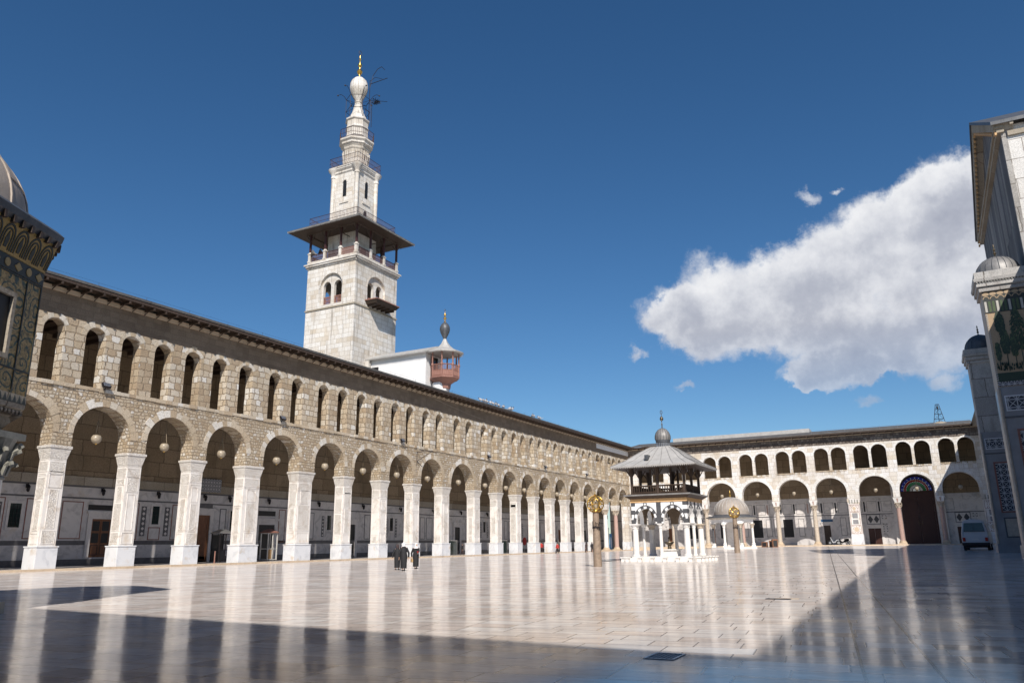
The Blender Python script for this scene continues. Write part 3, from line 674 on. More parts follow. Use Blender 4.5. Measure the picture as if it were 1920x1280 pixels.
a = MB(); rectmb(a, FB, 60.3, 63.0, 7.75, 9.2, -0.35, -0.2); a.build('patterned_plaque', M_LAT2, nback, off=BO)
wdoor(FB, nback, BO, 60.3, 62.0, 5.2, M_DOOR, leaf=1)
a = MB(); rectmb(a, FB, 60.3, 62.3, 5.5+0.5, 6.35, -0.04, 0); a.build('inscription_plaque', M_STR, nback, off=BO)
wpanel(FB, nback, BO, 63.4, 64.3, 3.0, 6.0, M_STR); wwin(FB, nback, BO, 64.9, 65.6, 3.2, 5.8, M_WIN); 
a = MB(); rectmb(a, FB, 69.2, 72.0, 5.35, 5.95, -0.02, 0); a.build('lintel_slot', M_BLK2, nback, off=BO)
wdoor(FB, nback, BO, 69.3, 71.9, 4.3, M_PAN, open_=True)
wpanel(FB, nback, BO, 72.6, 73.7, 2.2, 6.2)
x = 75.5; k = 0
while x < 183:
    if k % 3 == 0:
        wpanel(FB, nback, BO, x, x+1.3, 2.6, 6.0, M_STR); wpanel(FB, nback, BO, x+1.7, x+3.4, 2.6, 6.0, M_STR); x += 4.6
    elif k % 3 == 1:
        c = x+1.7; wwin(FB, nback, BO, c-0.4, c+0.4, 3.8, 5.7, M_WIN); worn(FB, nback, BO, c-1.4, c-0.95, 2.9, 5.6); worn(FB, nback, BO, c+0.95, c+1.4, 2.9, 5.6); x += 4.6
    else:
        wdoor(FB, nback, BO, x+0.9, x+2.5, 4.6 + (2.2 if 94 < x < 100 else 0), M_DOOR, open_=(k % 2 == 0)); x += 4.6
    k += 1

# ------------------------------------------------------------------ east arcade
E = 174.25; FE = fny(E); EB = 186.0; EO = (175, 25, 0.7)
east = thing('arcade', 'sunlit east arcade of pale ashlar arches on columns beyond the domed pavilions', 'arcade', EO)
arcs = [(-5.35, 3.1), (2.22, 3.12), (9.68, 3.12), (18.12, 3.04), (25.51, 3.06), (33.07, 3.12), (40.72, 3.1), (48.3, 3.1), (55.9, 3.1)]
ops = [(c, hw, 9.75, 14.19-hw*0.98, hw*0.98) for c, hw in arcs]
mb = MB(); arcwall(mb, FE, TH, -9.9, D, 9.75, 15.0, ops, jit=0.03, seg=18); mb.build('spandrel_wall', M_EW, east, off=EO)
cw = [-5.64, 1.98, 9.89, 17.59, 25.41, 33.18, 41.07, 48.9, 56.6]
def esill(y): return 15.40+(33.2-y)*0.018
ops = []
for c in cw:
    for s in (-1, 1): ops.append((c+s*1.68, 1.42, esill(c), esill(c)+3.30, 1.42))
mb = MB(); arcwall(mb, FE, 0.9, -9.9, D, 15.0, 20.95, ops, jit=0.05, seg=12); mb.build('gallery_wall', M_EW, east, off=EO)
for i, c in enumerate(cw):
    mb = MB(); z = esill(c); mb.lathe([(0.26, z), (0.26, z+0.2), (0.19, z+0.3), (0.17, z+2.75), (0.2, z+2.85), (0.3, z+3.0)], c*0+E+0.6, c, 12)
    mb.build('gallery_column', M_BLU if i in (0, 2) else M_COLW, east, smooth=True, off=EO)
    mb = MB(); mb.box(E+0.02, E+1.4, c-0.3, c+0.3, z+3.0, z+3.3); mb.build('gallery_impost', M_STR, east, off=EO)
for c, hw, sl, sp, rise in ops:
    mb = MB(); voussoirs(mb, FE, c, hw, sp, rise, 0.30, n=9, proud=0.01, jit=0.05, gap=0.02); mb.build('gallery_arch_ring', M_VOUW, east, off=EO)
for c in cw:
    mb = MB()
    for k in range(18):
        y = c-3.0+k*0.34; w = 0.26; mb.box(E-0.05-random.random()*0.08, E+0.3, y, y+w, esill(c)-0.22-random.random()*0.1, esill(c)+0.04*random.random())
    mb.build('rubble_sill', M_VOU, east, off=EO)
mb = MB(); mb.box(E+0.001, E+TH, -9.9, D, 20.95, 22.62); mb.build('upper_course', M_EWD, east, off=EO)
mb = MB()
for y0, y1 in ((10.5, 37),):
    mb.box(E-0.12, E, y0, y1, 21.55, 21.7)
    y = y0+0.5
    while y < y1: mb.box(E-0.14, E, y, y+0.22, 21.32, 21.55); y += 1.45
mb.build('beam_ends', M_WDK, east, off=EO)
for (c, hw) in arcs:
    mb = MB(); voussoirs(mb, FE, c, hw, 14.19-hw*0.98, hw*0.98, 0.62, n=15, proud=0.03, jit=0.02, gap=0.03)
    mb.build('arch_ring', M_VOUW, east, off=EO)
for y, mt in ((52.1, M_COLT), (44.5, M_COLT), (36.85, M_COLP), (29.28, M_COLT), (21.8, M_COLT), (5.95, M_COLP), (-1.6, M_COLP)):
    classical_col(E+0.8, y, 0.6, 8.75, 0.46, mt, east, EO)
    mb = MB(); mb.cbox(E+0.8, y, 0.62, 0.5, 8.75, 9.75, (0.15, 0.35)); o = mb.build('impost', M_VOUW, east, off=EO)
    mb = MB(); mb.extr([(y-0.10, 8.85), (y+0.10, 8.85), (y+0.16, 9.55), (y-0.16, 9.55)], lambda a, b, d: (E+0.17-(b-8.75)*0.15+d, a, b), -0.02, 0.05); mb.build('inlay', M_COLP, o, off=EO)
for y0, y1 in ((12.9, 15.2), (-11.2, -8.6)):
    cy = (y0+y1)/2; mb = MB(); mb.box(E+0.02, E+1.5, y0+0.12, y1-0.12, 2.75, 8.75); p = mb.build('pier', M_MRB, east, off=EO)
    mb = MB(); mb.box(E-0.03, E+1.55, y0+0.02, y1-0.02, 0.55, 2.75); mb.build('pedestal', M_PED, p, off=EO)
    mb = MB(); mb.box(E+0.0, E+1.52, y0+0.05, y1-0.05, 8.75, 9.75, (0.05, 0.12)); mb.build('capital', M_EW, p, off=EO)
    mb = MB()
    for k in range(4): yy = cy-0.75+k*0.5; mb.box(E-0.06, E+0.02, yy-0.09, yy+0.09, 8.85, 9.6)
    mb.build('capital_inlay', M_COLG, p, off=EO)
    f2 = fny(E+0.02); mb = MB(); frame(mb, f2, y0+0.22, y1-0.22, 2.85, 4.55, 0.06, -0.03, 0); frame(mb, f2, y0+0.22, y1-0.22, 7.1, 8.6, 0.06, -0.03, 0)
    for k in range(10):
        z = 4.75+k*0.23
        for yy in (y0+0.30, y1-0.30): rectmb(mb, f2, yy-0.06, yy+0.06, z, z+0.12, -0.03, 0)
    for (zc) in (3.7, 7.85):
        for k in range(12):
            t = 2*pi*k/12; mb.extr([(cy+0.62*cos(t-.12), zc+0.6*sin(t-.12)), (cy+0.5*cos(t), zc+0.48*sin(t)), (cy+0.62*cos(t+.12), zc+0.6*sin(t+.12)), (cy+0.72*cos(t), zc+0.7*sin(t))], f2, -0.03, 0)
    for sy in (-1, 1):
        for zz in (3.05, 4.35, 7.3, 8.4): mb.extr([(cy+sy*0.62-0.1, zz), (cy+sy*0.62, zz-0.1), (cy+sy*0.62+0.1, zz), (cy+sy*0.62, zz+0.1)], f2, -0.03, 0)
    mb.build('inlay_border', M_WRB, p, off=EO, fix=False)
    mb = MB(); mb.extr([(cy+0.45*cos(2*pi*k/16), 3.7+0.45*sin(2*pi*k/16)) for k in range(16)], f2, -0.02, 0); mb.extr([(cy+0.3*cos(2*pi*k/16), 7.85+0.3*sin(2*pi*k/16)) for k in range(16)], f2, -0.02, 0); mb.build('roundel', M_BEIGE, p, off=EO, fix=False)
    mb = MB(); rectmb(mb, f2, cy-0.5, cy+0.5, 5.9, 6.9, -0.02, 0); rectmb(mb, f2, cy-0.5, cy+0.5, 4.75, 5.6, -0.02, 0); mb.build('grey_slab', M_BLU, p, off=EO, fix=False)
roofslab('roof', east, M_LEADR, [(-1.5, 23.38), (4.6, 24.6), (12.6, 23.0)], FE, -9.0, 60.4, EO)
mb = MB(); mb.box(E-1.46, E-1.3, -9, 60.3, 22.92, 23.12); mb.box(E-0.4, E-0.28, -9, 60.3, 22.8, 23.1); mb.build('eave_battens', M_WDK, east, off=EO)
mb = MB(); mb.box(E-0.10, E, -9.8, 61.7, 22.6, 22.84); mb.build('wall_plate', M_BEIGE, east, off=EO)
y = -8.5
while y < 60: mb = MB(); mb.box(E-1.42, E, y-0.08, y+0.08, 22.68, 22.9); mb.build('rafter', M_WDK, east, off=EO, fix=False); y += 1.5
mb = MB(); mb.box(E+TH, EB, -10, D, 21.6, 22.0); mb.box(E+0.95, EB, -10, 14.3, 14.75, 15.0); mb.build('ceiling', M_WDK, east, off=EO)  # second, lower slab is added to block sun coming through the upper windows
mb = MB()
for k in range(10): mb.tube((E-1.1, 20.5-k*3.3, 23.4), (E-1.1, 20.5-k*3.3, 24.1), 0.02, 0.02, 4)
for zz in (23.75, 24.08): mb.tube((E-1.1, 20.5, zz), (E-1.1, -9, zz), 0.012, 0.012, 4)
mb.build('roof_rail', M_STEEL, east, off=EO)
# raised white roof block on the east roof
mb = MB(); mb.box(178.0, 182.0, 21.45, 51.8, 24.0, 25.25); o = mb.build('roof_block', M_LEADP)
tag(o, 'long low pale roof block lying on the east arcade roof', 'roof structure')
# east back wall
eback = thing('riwaq_wall', 'tall grey marble back wall of the east walkway behind the round arches', 'wall', (186, 25, 0.7)); EBO = (186, 25, 0.7); FEB = fny(EB)
def band(name, z0, z1, proud, mat, y0=-10, y1=71.5):
    m_ = MB(); m_.box(EB-proud, EB+1, y0, y1, z0, z1); return m_.build(name, mat, eback, off=EBO)
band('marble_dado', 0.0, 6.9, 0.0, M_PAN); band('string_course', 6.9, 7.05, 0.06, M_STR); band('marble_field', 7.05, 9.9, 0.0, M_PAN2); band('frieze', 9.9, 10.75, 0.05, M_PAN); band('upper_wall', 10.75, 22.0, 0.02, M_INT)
for k in range(24):
    y = -4+k*2.9
    if -1 < y < 6.5: continue
    a = MB(); frame(a, FEB, y, y+2.0, 7.4, 9.7, 0.06, -0.03, 0); a.build('panel_frame', M_STR, eback, off=EBO, fix=False)
    a = MB(); rectmb(a, FEB, y+2.3, y+2.6, 7.5, 9.6, -0.05, 0); a.build('niche', M_BLK2 if k % 3 else M_COLP, eback, off=EBO, fix=False)
for (a0, a1) in ((27.95, 30.05), (34.6, 36.9), (42.2, 44.2), (49.5, 51.5)): wwin(FEB, eback, EBO, a0, a1, 2.4, 6.3, M_BLK2)
wdoor(FEB, eback, EBO, 20.2, 21.6, 4.8, M_WDK, v0=0.7, leaf=1); 
for (a0, a1) in ((55, 56.6),): wdoor(FEB, eback, EBO, a0, a1, 4.9, M_DOOR, v0=0.7)
for y in (23.5, 26.2, 31.5, 33.2, 38.5, 40.5, 46, 47.8, 17.5, 15.8): wpanel(FEB, eback, EBO, y-0.6, y+0.6, 2.6, 6.4, M_STR)
# small door with the twin diamonds, and its twin in the corner bay
for (a0, a1) in ((10.2, 12.7), (-6.6, -4.0)):
    wdoor(FEB, eback, EBO, a0, a1, 4.0, M_BIGD, v0=0.7)
    a = MB(); frame(a, FEB, a0-0.1, a1+0.1, 4.85, 6.9, 0.12, -0.06, 0); o = a.build('diamond_panel', M_STR, eback, off=EBO, fix=False)
    a = MB(); rectmb(a, FEB, a0+0.02, a1-0.02, 4.97, 6.78, -0.03, 0); a.build('slab', M_PAN2, o, off=EBO, fix=False)
    a = MB()
    for c in (a0+0.65, a1-0.65): a.extr([(c-0.52, 5.87), (c, 5.05), (c+0.52, 5.87), (c, 6.7)], FEB, -0.05, -0.03)
    a.build('diamonds', M_BAS, o, off=EBO, fix=False)
    for zz in (3.6, 4.6, 6.3):
        a = MB(); c = a0-0.9
        for sx in (-1, 1):
            for sz in (-1, 1): a.extr([(c+sx*0.12, zz+sz*0.35), (c+sx*0.42, zz+sz*0.35), (c+sx*0.42, zz+sz*0.08)], FEB, -0.03, 0)
        a.build('star_inlay', M_BAS, eback, off=EBO, fix=False)
# recess wall in the bay with the twin diamonds, drawn as darker plaster above
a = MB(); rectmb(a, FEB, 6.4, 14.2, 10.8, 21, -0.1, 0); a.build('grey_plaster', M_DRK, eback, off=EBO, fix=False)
# great door with stained glass fanlight
gd = thing('great_door', 'great red brown double door with a stained glass fanlight in the east arcade', 'door', (185.4, 2.5, 0.7)); GO = (185.4, 2.5, 0.7); FG = fny(185.4)
mb = MB(); arcwall(mb, FG, 0.5, -2.4, 7.4, 0.7, 16, [(2.5, 3.25, 0.7, 11.6, 3.2)], seg=24); mb.build('surround', M_PAN2, gd, off=GO)
FG2 = fny(185.55)
mb = MB(); rectmb(mb, FG2, -0.75, 5.75, 10.3, 11.4, -0.1, 0.1); frame(mb, FG2, -0.75, 5.75, 0.7, 10.3, 0.35, -0.08, 0.1); mb.build('door_frame', M_BIGD, gd, off=GO, fix=False)
for s in (0, 1):
    u0 = -0.38+s*2.9; mb = MB(); rectmb(mb, FG2, u0, u0+2.86, 0.75, 10.25, 0.0, 0.1)
    o = mb.build('door_leaf', M_BIGD, gd, off=GO, fix=False); mb = MB()
    for (z0, z1) in ((1.3, 3.4), (3.8, 6.3), (6.8, 9.6)): frame(mb, FG2, u0+0.35, u0+2.5, z0, z1, 0.14, -0.06, 0.0); frame(mb, FG2, u0+0.75, u0+2.1, z0+0.4, z1-0.4, 0.08, -0.05, 0.0)
    mb.build('door_panel', M_BIGD, o, off=GO, fix=False)
    mb = MB(); mb.tube((185.42, 2.5+(-0.3 if s == 0 else 0.3), 4.6), (185.42, 2.5+(-0.3 if s == 0 else 0.3), 5.3), 0.05); mb.build('handle', M_BRS, o, off=GO)
mb = MB(); mb.extr([(2.5+3.2*cos(pi*k/24), 11.4+3.15*sin(pi*k/24)) for k in range(25)], FG2, 0.02, 0.1); fan = mb.build('fanlight', M_BIGD, gd, off=GO)
def wedge(m_, r0, r1, t0, t1, n=1):
    m_.extr([(2.5+r0*cos(t0), 11.45+r0*sin(t0)), (2.5+r1*cos(t0), 11.45+r1*sin(t0)), (2.5+r1*cos(t1), 11.45+r1*sin(t1)), (2.5+r0*cos(t1), 11.45+r0*sin(t1))], FG2, -0.02, 0.02)
for nm, mt, r0, r1, n, fill in (('blue_panes', M_G_B, 2.45, 2.95, 22, 0.8), ('red_panes', M_G_R, 1.95, 2.3, 20, 0.7), ('green_panes', M_G_G, 1.3, 1.85, 14, 0.75), ('white_rays', M_G_W, 0.78, 1.22, 20, 0.4), ('white_dots', M_G_W, 2.32, 2.42, 22, 0.35), ('white_studs', M_G_W, 2.62, 2.78, 11, 0.14), ('white_beads', M_G_W, 1.87, 1.95, 18, 0.4)):
    m_ = MB()
    for k in range(n):
        t = pi*(k+0.5)/n; w = pi/n*fill/2; m_.extr([(2.5+r*cos(tt), 11.45+r*sin(tt)) for r, tt in ((r0, t-w), (r1, t-w), (r1, t+w), (r0, t+w))], FG2, -0.02-(0.01 if nm in ('white_studs',) else 0), 0.02)
    m_.build(nm, mt, fan, off=GO, fix=False)
m_ = MB(); m_.extr([(2.5+0.65*cos(pi*k/14), 11.45+0.65*sin(pi*k/14)) for k in range(15)], FG2, -0.02, 0.02); m_.build('white_pane', M_G_W, fan, off=GO)
o = MB(); rectmb(o, FEB, 19.6, 22.0, 5.45, 6.1, -0.12, -0.06); o = o.build('sign_board', M_BLUE); tag(o, 'narrow blue sign board fixed above the small dark door of the east wall', 'sign')
#SPLIT
# ------------------------------------------------------------------ west wing and prayer hall (their roofs cast the shade in the foreground)
west = thing('arcade', 'plain west arcade closing the court behind the viewer', 'arcade', (-11.6, 0, 0), radians(-6.1))
FW = fny(0, -1)
mb = MB(); arcwall(mb, FW, 1.6, -9, 66, 9.8, 22.6, [(k*7.0-4, 2.6, 9.8, 10.9, 2.55) for k in range(10)]); mb.build('wall', M_EW, west)
mb = MB()
for k in range(11): y = -7.5+k*7.0; mb.box(-1.55, -0.05, y-0.8, y+0.8, 0, 9.8); 
for k in range(11):
    y = -7.5+k*7.0; m_ = MB(); m_.box(-1.55, -0.05, y-0.8, y+0.8, 0, 9.78); m_.build('pier', M_MRB, west)
roofslab('roof', west, M_LEAD, [(-1.5, 23.38), (5, 24.6), (12, 23)], FW, -24, 66)
m_ = MB(); m_.box(-12, -11.4, -9, 66, 0, 22.6); m_.build('back_wall', M_PAN, west)
hall = thing('prayer_hall', 'tall prayer hall transept with a gable and white west wall at the right edge', 'building', (84, -12, 0)); HO = (84, -12, 0)
for (u0, u1, n) in ((-12, 70, 11), (101, 174, 10)):
    yh = (lambda a: -12.9+0.031*a) if u0 < 0 else (lambda a: -10.3)
    FH = lambda a, b, d, yh=yh: (a, yh(a)-d, b)
    mb = MB(); w = (u1-u0)/n; arcwall(mb, FH, 1.5, u0, u1, 9.8, 22.6, [(u0+w*(k+0.5), w*0.38, 9.8, 10.9, 2.5) for k in range(n)]); mb.build('aisle_wall', M_EW, hall, off=HO)
    for k in range(n+1): m_ = MB(); x = u0+w*k; x = min(max(x, u0+0.8), u1-0.8); m_.box(x-0.75, x+0.75, yh(x)-1.4, yh(x)-0.05, 0, 9.78); m_.build('pier', M_PAN2, hall, off=HO)
    roofslab('aisle_roof', hall, M_LEAD, [(-1.5, 23.38), (6, 25.2), (20, 24)], FH, u0 if u0 > 0 else -45, u1 if u1 < 100 else 186, HO)
    m_ = MB(); m_.box(u0, u1, -25, -24, 0, 22.6); m_.build('back_wall', M_PAN, hall, off=HO)
X0, X1, YT = 70.0, 97.9, -9.12
mb = MB()
# transept body below the eaves: north wall, west wall, east wall
mb.box(X0, X1, YT-1.2, YT, 0, 34.6); mb.build('gable_wall', M_GRY, hall, off=HO)
mb = MB(); mb.box(X0-0.02, X0+1.2, -60, YT-0.35, 22, 34.6); mb.build('west_wall', stone('white large ashlar', 1.75, 2.4, [(0, (0.70, 0.67, 0.63)), (1, (0.80, 0.79, 0.77))], (0.25, 0.22, 0.19, 1), warp=0.02, m0=0.01, m1=0.05, bmp=0.3, stain=0.2, seed=4), hall, off=HO)
mb = MB(); mb.box(X0-0.06, X0+0.2, YT-0.36, YT+0.03, 22, 34.6); mb.build('corner_pilaster', M_TWR, hall, off=HO)
mb = MB(); mb.box(X1-1.2, X1, -60, YT-1.2, 0, 34.6); mb.build('east_wall', M_EW, hall, off=HO)
XC = (X0+X1)/2
mb = MB(); mb.extr([(X0+0.3, 34.6), (X1-0.3, 34.6), (XC, 41.6)], fnx(YT), -1.0, -0.3); mb.build('tympanum', M_GRY, hall, off=HO)
for nm, a, b in (('raking_cornice', (X0-0.5, 34.9), (XC, 42.2)), ('raking_cornice', (X1+0.5, 34.9), (XC, 42.2))):
    mb = MB(); ang = atan2(b[1]-a[1], abs(b[0]-a[0])); th = 0.9
    mb.extr([a, b, (b[0], b[1]-th/cos(ang)), (a[0]+(0.3 if b[0] > a[0] else -0.3), a[1]-0.75)], fnx(YT), -0.9, 0.55); o = mb.build(nm, M_LED, hall, off=HO)
    mb = MB()
    for k in range(26):
        f = (k+0.5)/26; x = a[0]+(b[0]-a[0])*f; z = a[1]+(b[1]-a[1])*f-1.05; mb.cbox(x, YT+0.42, 0.16, 0.08, z-0.2, z+0.02)
    mb.build('dentil_course', M_ORN, o, off=HO)
mb = MB(); mb.box(X0-0.3, X1+0.3, YT-0.2, YT+0.35, 34.0, 34.35); mb.box(X0-0.4, X1+0.4, YT-0.2, YT+0.5, 34.35, 34.62); mb.build('cornice', M_LED, hall, off=HO)
for k, c in enumerate((XC-4, XC, XC+4)):
    mb = MB(); mb.extr([(c+0.9*cos(t), 36.2+(0.9*sin(t) if t <= pi else 0)) for t in [pi*q/8 for q in range(9)]] + [(c-0.9, 34.7), (c+0.9, 34.7)], fnx(YT-0.3), 0, 0.04); mb.build('gable_window', M_BLK2, hall, off=HO)
mb = MB()
for s, xe in ((1, X0-0.7), (-1, X1+0.7)):
    i = len(mb.v)
    for y in (YT+0.7, -60): mb.v += [(xe, y, 34.9), (XC, y, 42.4), (XC, y, 42.1), (xe, y, 34.6)]
    for q in ((0, 1, 5, 4), (3, 2, 6, 7), (0, 3, 7, 4), (0, 1, 2, 3), (4, 5, 6, 7)): mb.f.append(tuple(i+k for k in q))
mb.build('roof', M_LEADD, hall, off=HO)
mb = MB(); y = -10
while y > -40: mb.box(X0-0.62, X0, y, y+0.25, 34.4, 34.62); y -= 1.1
mb.box(X0-0.25, X0, -60, YT-0.4, 33.6, 34.0); mb.build('eave', M_LED, hall, off=HO)
m_ = MB(); m_.tube((X0-0.05, -10.7, 29.3), (X0-0.5, -10.7, 29.3), 0.05); m_.tube((X0-0.5, -10.7, 28.9), (X0-0.5, -10.7, 29.7), 0.06); m_.build('iron_bracket', M_IRON, hall, off=HO)
# the two buttress towers with little domes
def tower(x0, near):
    T = thing('buttress_tower', 'near buttress tower with tree mosaic and grey ribbed dome beside the transept' if near else 'far buttress tower of cracked grey blocks with dark blue dome behind the mosaic tower', 'tower', (x0+1.7, -7.3, 0)); TO = (x0+1.7, -7.3, 0)
    y1 = -5.75; y0 = YT+0.02; x1 = x0+3.3
    ft = lambda a, b, d: (x0-d, a, b)
    mb = MB(); mb.box(x0, x1, y0, y1, 0, 12.9); mb.build('marble_base', M_BLU, T, off=TO)
    mb = MB(); mb.box(x0-0.12, x1+0.1, y0, y1+0.12, -0.05, 1.0); mb.build('plinth', M_PED if False else M_BLU, T, off=TO)
    mb = MB(); mb.box(x0+0.02, x1-0.02, y0, y1-0.02, 12.9, 20.7); mb.build('upper_shaft', M_MOSS if near else M_TWR, T, off=TO)
    mb = MB(); mb.tube((x0, y1, 1.0), (x0, y1, 12.8), 0.13, 0.13, 8); mb.build('corner_colonnette', M_COLT, T, off=TO)
    mb = MB(); mb.box(x0-0.15, x1+0.15, y0, y1+0.15, 20.7, 21.1); mb.box(x0-0.28, x1+0.28, y0, y1+0.28, 21.1, 21.4); mb.box(x0-0.4, x1+0.4, y0, y1+0.4, 21.5, 21.75, (0.05, 0.05)); mb.box(x0-0.34, x1+0.34, y0, y1+0.34, 21.78, 22.3); mb.build('cornice', M_TWR, T, off=TO)
    mb = MB(); y = y0+0.1
    while y < y1+0.3: mb.box(x0-0.36, x0-0.1, y, y+0.09, 21.4, 21.5); y += 0.2
    mb.build('dentil_course', M_MOSW, T, off=TO)
    cx, cy = x0+1.7, -7.3; R = 1.6
    prof = [(R+0.25, 22.25), (R+0.22, 22.42), (R, 22.5)] + [(R*cos(t), 22.5+(1.45 if near else 1.75)*sin(t)) for t in [pi/2*k/9 for k in range(1, 9)]] + [(0.06, 22.5+(1.47 if near else 1.85))]
    mb = MB(); mb.lathe(prof, cx, cy, 40); d = mb.build('dome', M_LEAD if near else M_LEADD, T, smooth=True, off=TO)
    mb = MB()
    for k in range(20):
        t = 2*pi*k/20; pts = [(cx+(R*cos(q)+0.015)*cos(t), cy+(R*cos(q)+0.015)*sin(t), 22.5+(1.45 if near else 1.75)*sin(q)) for q in [pi/2*j/7 for j in range(8)]]
        mb.path(pts, 0.025, 4)
    mb.build('rib', M_LEADD, d, off=TO, fix=False)
    zt = 22.5+(1.45 if near else 1.75)
    mb = MB(); mb.lathe([(0.06, zt-0.1), (0.05, zt+0.2), (0.14, zt+0.35), (0.05, zt+0.5), (0.12, zt+0.65), (0.04, zt+0.8), (0.08, zt+0.95), (0.02, zt+1.15)], cx, cy, 10); mb.build('finial', M_BRS, d, smooth=True, off=TO)
    # panels on the west face
    def rp(nm, mt, a0, a1, b0, b1, d=0.03, par=T): m_ = MB(); rectmb(m_, ft, a0, a1, b0, b1, 0.0, d); return m_.build(nm, mt, par, off=TO, fix=False)
    lt = rp('lattice_band', M_LAT, y0+0.2, y1-0.4, 11.1, 12.1)
    fr_ = MB(); frame(fr_, ft, y0+0.1, y1-0.3, 11.0, 12.2, 0.08, 0, 0.05); fr_.build('moulding', M_PED, lt, off=TO, fix=False)
    rp('string_course', M_STR, y0, y1-0.05, 10.45, 10.6, 0.05)
    w = MB(); frame(w, ft, y0+0.1, y1-0.75, 4.2, 9.6, 0.16, 0, 0.06); w = w.build('lattice_window', M_RED, T, off=TO, fix=False)
    rp('stone_lattice', M_LAT, y0+0.26, y1-0.91, 4.36, 9.44, 0.03, w)
    q = MB(); frame(q, ft, y0+0.1, y1-0.85, 1.6, 3.7, 0.14, 0, 0.05); q = q.build('lower_panel', M_STR, T, off=TO, fix=False)
    rp('veined_slab', M_MOSG if near else M_COLT, y0+0.24, y1-0.99, 1.74, 3.56, 0.02, q)
    if near:
        # arcade frieze, borders and the trees
        fz = rp('frieze', M_MOSB, y0, y1-0.02, 18.9, 20.65, 0.02)
        m_ = MB()
        for k in range(7):
            c = y1-0.25-k*0.5
            for j in range(8):
                t0 = pi*j/8; t1 = pi*(j+1)/8; m_.extr([(c+0.24*cos(t0), 20.05+0.24*sin(t0)), (c+0.24*cos(t1), 20.05+0.24*sin(t1)), (c+0.18*cos(t1), 20.05+0.18*sin(t1)), (c+0.18*cos(t0), 20.05+0.18*sin(t0))], ft, 0.02, 0.035)
            m_.extr([(c+0.25*cos(2*pi*j/8), 20.45+0.14*sin(2*pi*j/8)) for j in range(8)], ft, 0.02, 0.03)
        m_.build('frieze_arches', M_MOSS, fz, off=TO, fix=False)
        m_ = MB(); n_ = MB()
        for k in range(12):
            c = y1-0.15-k*0.27
            (m_ if k % 3 else n_).extr([(c-0.08, 18.98), (c+0.08, 18.98), (c+0.08, 19.85), (c-0.08, 19.85)], ft, 0.02, 0.03)
        m_.build('green_strips', M_MOSL, fz, off=TO, fix=False); n_.build('pale_strips', M_MOSW, fz, off=TO, fix=False)
        m_ = MB()
        for k in range(34): m_.extr([(y1-0.15, 13.1+k*0.17), (y1-0.03, 13.1+k*0.17), (y1-0.03, 13.19+k*0.17), (y1-0.15, 13.19+k*0.17)], ft, 0.02, 0.03)
        m_.build('edge_border', M_MOSW, T, off=TO, fix=False)
        lw = rp('lower_border', M_MOST, y0, y1-0.05, 12.95, 14.0, 0.02); rp('inscription_band', M_LAT2, y0, y1-0.05, 12.95, 13.3, 0.035, lw)
        R_ = random.Random(3)
        for (c, z0, zt, wd) in ((-6.2, 14.2, 16.2, 0.16), (-6.75, 14.1, 17.6, 0.34), (-6.6, 16.3, 18.7, 0.38), (-7.75, 13.6, 18.8, 0.60), (-7.3, 14.2, 16.8, 0.24), (-8.6, 14.1, 18.4, 0.5)):
            m_ = MB(); m_.extr([(c-0.035, z0), (c+0.035, z0), (c+0.02, zt-0.4), (c-0.02, zt-0.4)], ft, 0.02, 0.03); tr = m_.build('mosaic_tree', M_MOST, T, off=TO, fix=False)
            m_ = MB(); l_ = MB(); zb = z0+(zt-z0)*0.38
            for k in range(300):
                f = R_.random(); z = zb+(zt-zb)*f; ww = wd*(sin(pi*min(f*0.8+0.15, 1)))**0.7; yy = c+(R_.random()*2-1)*ww
                an = pi/2+(c-yy)*-1.6+R_.uniform(-0.4, 0.4); L = 0.30; dx_, dz_ = cos(an)*L, sin(an)*L; px_, pz_ = -sin(an)*0.06, cos(an)*0.06
                (m_ if k % 4 else l_).extr([(yy, z), (yy+dx_*0.5+px_, z+dz_*0.5+pz_), (yy+dx_, z+dz_), (yy+dx_*0.5-px_, z+dz_*0.5-pz_)], ft, 0.02, 0.03+0.01*R_.random())
            for k in range(9):
                f = 0.15+0.75*k/9; z = zb+(zt-zb)*f*0.85; sd_ = 1 if k % 2 else -1
                m_.extr([(c, z-0.25), (c, z-0.19), (c+sd_*wd*0.8, z+0.22), (c+sd_*wd*0.8, z+0.17)], ft, 0.02, 0.032)
            for k in range(10):
                yy = c+R_.uniform(-0.3, 0.3); z = 14.1+R_.random()*0.5; m_.extr([(yy, z), (yy+0.05, z+0.1), (yy, z+0.3), (yy-0.05, z+0.1)], ft, 0.02, 0.03)
            m_.build('dark_leaves', M_MOST, tr, off=TO, fix=False); l_.build('light_leaves', M_MOSL, tr, off=TO, fix=False)
tower(70.0, True); tower(99.6, False)

# ------------------------------------------------------------------ minaret
MX0, MX1, MY0, MY1 = 88.1, 98.75, 74.0, 83.8
MO = (93.4, 78.9, 0)
mi = thing('minaret', 'tall square white minaret with wooden gallery canopy, octagonal lantern and gilded finial', 'minaret', MO)
FS = fnx(MY0); FWm = fny(MX0)
def twin(fn, c, hw, zs, par):    # twin horseshoe window group: recessed panel with two lights
    pass
